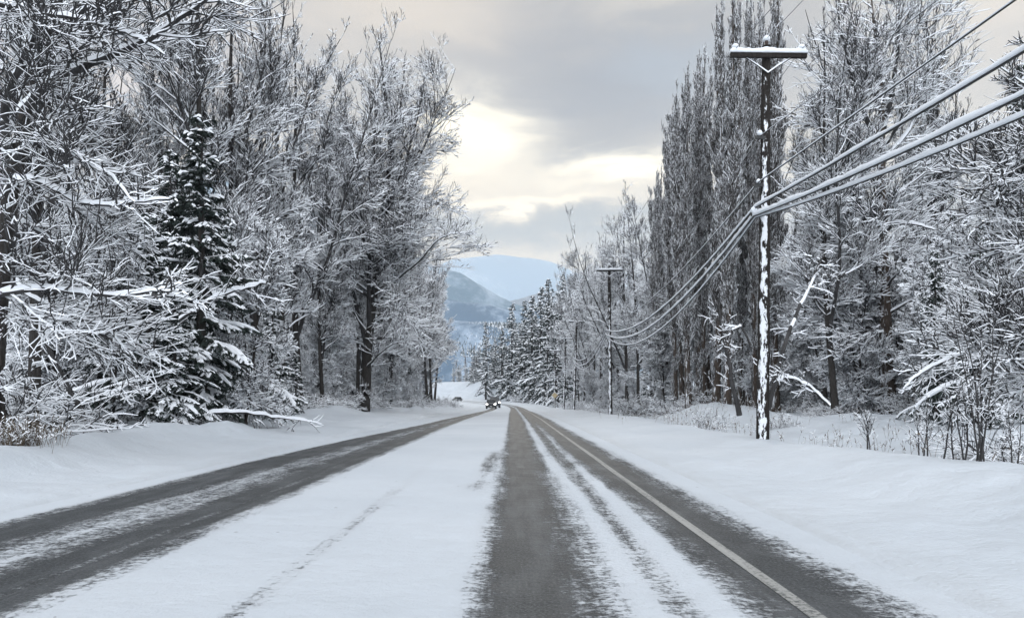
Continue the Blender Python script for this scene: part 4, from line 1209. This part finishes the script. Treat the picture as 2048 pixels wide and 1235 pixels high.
while cnt < 46 and tries < 3000:
    tries += 1
    y = rng.uniform(30, 150) if cnt % 3 == 0 else rng.uniform(27, 60)
    x = max(17.5 + rng.uniform(0, 9), 0) if y < 60 else rng.uniform(12, 17)
    if not inview(x, y, 2) or not free(x, y, 1.3): continue
    place(Y_[rng.integers(2)], x, y, rng.uniform(5, 10), label=SHV, group='young trees in the right wood', tilt=(rng.normal(0, .12), rng.normal(0, .12))); cnt += 1

place(SP[1], X_at(1287, 158), 158, 12, label='dark conifer filling the gap left of the poplars, far back', group='dark conifers behind the middle poles', wid=1.3)
# dark conifers deep in both woods
for side_, n_, lab, gr in ((-1, 16, 'dark conifer deep in the left wood, showing between the bare trunks', 'conifers deep in the left wood'), (1, 20, 'dark conifer deep in the right wood, showing between the bare trunks', 'conifers deep in the right wood')):
    cnt = tries = 0
    while cnt < n_ and tries < 3000:
        tries += 1
        y = rng.uniform(40, 150); x = (float(left_edge(y)) - rng.uniform(9, 26)) if side_ < 0 else rng.uniform(22, 52)
        if not inview(x, y, 2) or not free(x, y, 2.4): continue
        place(SP[rng.integers(3)], x, y, rng.uniform(9, 17), label=lab, group=gr, wid=1.1); cnt += 1
for px, D, H, tl, lab in ((225, 24.5, 7, .12, 'slim bent young tree at the left end of the spruce group'), (490, 30, 8, -.1, 'slim young tree beside the right flank of the tallest spruce')):
    place(Y_[rng.integers(2)], X_at(px, D), D, H, label=lab, group='young trees before the spruces', tilt=(tl, tl))

# conifers of the bend (on and in front of the bank), tops follow the photographed skyline
CG = 'tall snowy conifers beyond the bend'
tops = [(1124, 205, 548, 'dark conifer whose top stands highest, at the right end of the far conifer row'), (1098, 215, 556, 'dark conifer second from the right end of the far row'), (1082, 222, 572, 'dense conifer in the middle right of the far row'),
        (1064, 235, 590, 'conifer left of the dense middle one in the far row'), (1050, 245, 600, 'slim conifer beside the low hills, centre of the far row'), (1024, 262, 605, 'slender pointed conifer standing free in front of the hills'),
        (1004, 275, 655, 'lower conifer left of the slender pointed one'), (972, 290, 642, 'lone pointed conifer left of centre, above the oncoming vehicles'), (948, 330, 690, 'small distant conifer at the left of the far row')]
for px, D, top, lab in tops:
    x = X_at(px, D); z = g0(x, D)
    place(FC[rng.integers(2)], x, D, CH + (HZ - top) / F * D - z, label=lab, group=CG, wid=rng.uniform(1.1, 1.4))
cnt = tries = 0
while cnt < 120 and tries < 9000:
    tries += 1
    y = rng.uniform(195, 420); px = rng.uniform(905, 1165); x = X_at(px, y); u = x - float(road_c(y))
    if u < (22 if y > 235 else 14): continue
    if not free(x, y, 2.6): continue
    top = np.interp(px, [905, 950, 1000, 1030, 1060, 1090, 1120, 1165], [735, 700, 670, 655, 625, 600, 590, 560]) + rng.uniform(0, 55)
    H = CH + (HZ - top) / F * y - g0(x, y)
    if H < 5: continue
    place(FC[rng.integers(2)], x, y, H, label='snow-loaded conifer in the dense stand beyond the bend', group=CG, wid=rng.uniform(1.2, 1.7)); cnt += 1
cnt = tries = 0
while cnt < 30 and tries < 6000:
    tries += 1
    y = rng.uniform(170, 420); px = rng.uniform(900, 1190); x = X_at(px, y); u = x - float(road_c(y))
    if u < (30 if y > 235 else 13) or not free(x, y, 4): continue
    top = np.interp(px, [900, 960, 1060, 1100, 1150, 1190], [690, 700, 690, 640, 540, 500]) + rng.uniform(0, 40)
    place(B[rng.integers(4)], x, y, CH + (HZ - top) / F * y - g0(x, y), label='pale frosted bare tree among the conifers beyond the bend', group='bare trees beyond the bend'); cnt += 1
# dark spruce block behind the third and fourth poles
for px, D, top, lab in ((1112, 178, 655, 'very dark broad conifer behind the crossarms of the middle utility poles'), (1135, 172, 690, 'dark broad conifer right of the middle utility poles'), (1090, 196, 690, 'dark conifer left of the middle utility poles')):
    x = X_at(px, D); place(SP[1], x, D, CH + (HZ - top) / F * D - g0(x, D), label=lab, group='dark conifers behind the middle poles', wid=1.15)

# far wood on the low hill: one mass of tiny trees
def far_wood(name, D, xr, n, hr, zfun, mat, label):
    a = Acc(); x = rng.uniform(xr[0], xr[1], n); y = D + rng.uniform(-1, 1, n) * D * .16
    h = rng.uniform(hr[0], hr[1], n); k = 5
    zb = zfun(x, y)
    for lv in range(4):
        zb_ = zb + h * (.08 + .22 * lv); r = h * (.20 - .04 * lv); th = 2 * PI * np.arange(k) / k
        ring = np.stack([x[:, None] + r[:, None] * np.cos(th + lv), y[:, None] + r[:, None] * np.sin(th + lv), np.repeat((zb_)[:, None], k, 1) + rng.normal(0, .03, (n, k)) * h[:, None]], -1)
        tip = np.stack([x, y, zb_ + h * .34], -1)[:, None]
        v = np.concatenate([ring, tip], 1); b0 = np.arange(n) * (k + 1)
        t_ = np.concatenate([np.stack([b0 + j, b0 + (j + 1) % k, b0 + k], 1) for j in range(k)])
        a.add(v, None, None, t_, (rng.random(len(t_)) < .30).astype(np.int32))
    o = mesh_obj(name, a.mesh(name, [M['needle'], M['tsnow']])); props(o, label, 'woodland', None, 'stuff')
def low_z(x, y): 
    cz = CH + (HZ - 656) / F * 1500
    v = np.clip((y - 1500) / 420, -1, 1)
    return -40 + (cz + 40) * np.cos(v * PI / 2) ** 1.15 - 3
far_wood('far_wood', 1500, (-260, 150), 9500, (7, 15), low_z, None, 'bluish mass of tiny conifers on the low hill below the mountain')

# bushes
def put_bush(x, y, H, label, group, used=set()):
    k_ = int(rng.integers(3)); p = BU[k_]; s = H / p['H0']
    if k_ in used:
        o = link(p.copy())
    else: used.add(k_); o = p
    o.location = (x, y, g0(x, y)); o.rotation_euler = (0, 0, rng.random() * 6); o.scale = (s * rng.uniform(.9, 1.4),) * 2 + (s,)
    o['label'] = label; o['group'] = group
for i in range(54):
    y = 15.5 + (i / 54) ** 1.4 * 124; x = float(left_edge(y)) - rng.uniform(.3, 2.8) - (1.2 if y < 20 else 0)
    put_bush(x, y, rng.uniform(.6, 1.1) if y < 42 else rng.uniform(1.0, 2.4), 'tangled snowy bush filling the foot of the left wood', 'bushes at the foot of the left wood')
for i in range(18):
    y = rng.uniform(17, 22) if i % 2 else rng.uniform(33, 46); x = float(left_edge(y)) - rng.uniform(2.6, 7)
    put_bush(x, y, rng.uniform(1.5, 2.6), 'tangled snowy bush filling the foot of the left wood', 'bushes at the foot of the left wood')
for i in range(40):
    y = rng.uniform(52, 165); x = rng.uniform(10.4, 14.5)
    put_bush(x, y, rng.uniform(1.0, 2.6), 'tangled snowy bush at the foot of the right wood beyond the poplars', 'bushes at the foot of the right wood')
for i in range(22):
    y = rng.uniform(38, 54); x = rng.uniform(17.5, 28)
    put_bush(x, y, rng.uniform(.8, 2.4), 'tangled snowy bush behind the snowy field', 'bushes behind the snowy field')
for px, D, H, lab in ((1412, 37, 1.2, 'brown twiggy bush on the snow mound under the poplars'), (1560, 34, 1.1, 'low bush just right of the foot of the nearest utility pole'), (1640, 36, .9, 'low dry bush in the snowy field between pole and big tree'),
                      (1036, 240, 3.2, 'pale bush on the snowy bank at the bend'), (1048, 236, 3.0, 'pale bush right of its twin on the snowy bank'), (907, 118, 1.4, 'last small bush at the tip of the left wood'), (2010, 17, 1.6, 'thin bush at the right edge of the verge')):
    put_bush(X_at(px, D), D, H, lab, 'small bushes standing free in the snow')

# saplings on the right verge
def sapling(H=2.6, stems=4, snow=.5):
    a = Acc()
    az = rng.random(stems) * 6; d = np.stack([np.cos(az) * .16, np.sin(az) * .16, np.ones(stems)], 1)
    P, q = grow(np.stack([rng.normal(0, .07, stems), rng.normal(0, .07, stems), np.full(stems, -.1)], 1), d, H * rng.uniform(.7, 1, stems), 9, .05, .0, .017, .004)
    tubes(a, P, q, k=5, snow=.012)
    p, d, rd, t, pl, i = sprout(P, q, [H] * stems, 11, .2, .98, R(25), R(50))
    P, q = grow(p, d, .5 * (1.1 - t) * rng.uniform(.6, 1.3, len(p)) + .08, 4, .12, .05, .006, .003)
    tubes(a, P, q, k=4, snow=.012 * snow)
    p, d, rd, t, pl, i = sprout(P, q, .3, 3, .3, 1, R(25), R(60))
    P, q = grow(p, d, rng.uniform(.06, .2, len(p)), 2, .15, .03, .004, .003)
    tubes(a, P, q, k=4, snow=.01 * snow)
    return a.mesh('sapling', [M['twig'], M['tsnow']])
for px, D, H, st, lab in ((1968, 11.7, 2.5, 5, 'tallest clump of bare upright saplings on the right verge'), (1888, 12.6, 1.8, 2, 'two-stemmed bare sapling left of the tallest clump'),
                          (1845, 14.5, 1.3, 3, 'small bare sapling in the snowy field beyond the verge'), (1724, 16.5, 1.1, 3, 'short twiggy sapling at the left end of the sapling row'), (1925, 12.2, 1.5, 2, 'thin bare sapling between the tallest clump and its left neighbour'), (2036, 12.5, 1.6, 3, 'bare sapling at the right margin of the picture')):
    o = mesh_obj('sapling', sapling(H, st)); x = X_at(px, D); o.location = (x, D, g0(x, D)); props(o, lab, 'sapling', 'bare saplings on the right verge')

# dead weeds poking out of the snow
def weeds(name, n, fx, hr, label):
    a = Acc(); x, y = fx(n); z = zg(x, y) - .03
    az = rng.random(n) * 6; d = np.stack([np.cos(az) * .22, np.sin(az) * .22, np.ones(n)], 1)
    h = rng.uniform(hr[0], hr[1], n) * rng.uniform(.4, 1, n)
    P, q = grow(np.stack([x, y, z], 1), d, h, 4, .09, -.02, .0045, .0025)
    tubes(a, P, q, k=3, snow=0)
    p, d2, rd, t, pl, i = sprout(P, q, h, 4, .45, 1, R(20), R(60))
    P, q = grow(p, d2, rng.uniform(.04, .14, len(p)), 2, .15, 0, .005, .006)
    tubes(a, P, q, k=4, snow=.014, side=.003)
    o = mesh_obj(name, a.mesh(name, [M['weed'], M['tsnow']])); props(o, label, 'weeds', None, 'stuff')
def field(n):
    c = rng.random((70, 2)) * [1, 1]; yc = 13 + c[:, 0] ** 1.2 * 30; xc = 7.6 + c[:, 1] * np.minimum(12, yc * .45)
    k = rng.integers(0, 70, n); return xc[k] + rng.normal(0, .35, n), yc[k] + rng.normal(0, .5, n)
weeds('dry_weeds', 480, field, (.3, .9), 'thin dry weed stalks poking through the snow of the right field')
def mound(n): return rng.normal(11.6, 2.2, n), rng.normal(43, 6, n)
weeds('dry_weeds', 180, mound, (.3, 1.0), 'dry weeds on the snow mound under the poplars')
def verge(n): y = rng.uniform(26, 130, n); return rng.uniform(8.6, 10.6, n), y
weeds('dry_weeds', 320, verge, (.2, .8), 'dry weeds along the foot of the right wood')
def lefttuft(n): return rng.normal(-9.9, .45, n), rng.normal(14.6, .5, n)
weeds('dry_grass', 700, lefttuft, (.4, .8), 'tuft of tan dry grass at the left edge of the picture')

# fallen and leaning trunks
def log_thing(name, pts, r, lab, cat, snow=.09, twigs=14):
    P = np.array([W(*p) for p in pts]); Q, rr = densify(P, np.linspace(r, r * .3, len(P)), 20); Q = Q + np.cumsum(rng.normal(0, .025, Q.shape), 0); o0 = Q[0].copy(); Q = Q - o0
    root = empty(name, tuple(o0), 0, lab, cat)
    a = Acc(); tubes(a, Q[None], rr[None], k=8, snow=snow, side=.01, drop=0, steep=.80, cap=True); mesh_obj('stem', a.mesh('stem', [M['twig'], M['tsnow']], False), root)
    a = Acc(); p, d, rd, t, pl, i = sprout(Q[None], rr[None], [5.0], twigs, .2, 1, R(30), R(70))
    P2, q2 = grow(p, d, rng.uniform(.4, 1.4, len(p)), 5, .14, -.02, .010, .004); tubes(a, P2, q2, k=4, snow=.035, side=.006)
    p, d, rd, t, pl, i = sprout(P2, q2, 1.0, 5, .2, 1, R(30), R(70))
    P2, q2 = grow(p, d, rng.uniform(.15, .5, len(p)), 3, .14, 0, .006, .004); tubes(a, P2, q2, k=4, snow=.03, side=.005)
    mesh_obj('crown', a.mesh('crown', [M['twig'], M['tsnow']]), root); root.name = name
    return root
log_thing('fallen_log', [(384, 838, 25), (430, 822, 25.5), (500, 820, 26.5), (560, 830, 27.5), (620, 838, 29)], .07, 'thin fallen trunk lying snow-topped above the left snowbank', 'fallen log', .075, 6)
log_thing('leaning_trunk', [(200, 880, 23), (140, 780, 23), (90, 690, 22.5), (30, 600, 22)], .09, 'slanting dead trunk in the left wood, propped under the nearest tree', 'leaning trunk', .06)
log_thing('leaning_trunk', [(1478, 832, 36), (1462, 770, 36), (1446, 700, 36.5), (1432, 620, 37)], .13, 'dark trunk leaning left out of the mound under the poplars', 'leaning trunk', .05)
log_thing('leaning_trunk', [(1536, 820, 30), (1560, 700, 30), (1590, 600, 31), (1640, 500, 32)], .10, 'trunk slanting up to the right behind the nearest utility pole', 'leaning trunk', .06)
log_thing('broken_branch', [(1660, 810, 29), (1620, 770, 29), (1580, 752, 28.5), (1556, 760, 28)], .06, 'broken snow-topped branch arching down right of the nearest pole', 'branch', .08)
log_thing('broken_branch', [(1500, 690, 33), (1485, 640, 33), (1465, 655, 33), (1450, 690, 33)], .04, 'small hooked branch bowed under snow left of the nearest pole', 'branch', .08, 6)
log_thing('snowy_limb', [(359, 640, 22.5), (418, 596, 22), (466, 582, 21.6), (505, 571, 21.3), (535, 566, 21)], .05, 'stout snow-topped limb rising in front of the spruces', 'branch', .09, 8)

# ------------------------------------------------------------------ haze
def haze():
    a = Acc(); a.box((0, 3500, 520), (30000, 26500, 1270))
    m = bpy.data.materials.new('thin winter haze'); m.use_nodes = True
    nt = m.node_tree; nt.nodes.remove(nt.nodes['Principled BSDF'])
    v = nd(nt, 'ShaderNodeVolumePrincipled'); v.inputs['Color'].default_value = (.80, .91, 1.0, 1)
    v.inputs['Density'].default_value = HAZE; v.inputs['Anisotropy'].default_value = .1
    nt.links.new(v.outputs[0], nt.nodes['Material Output'].inputs['Volume'])
    o = mesh_obj('haze', a.mesh('haze', [m])); o['kind'] = 'stuff'; o['label'] = 'thin bluish winter haze lying over the valley'
HAZE = 1.35e-4
haze()

# protos that never found a place
print('objects', len(S.collection.objects))
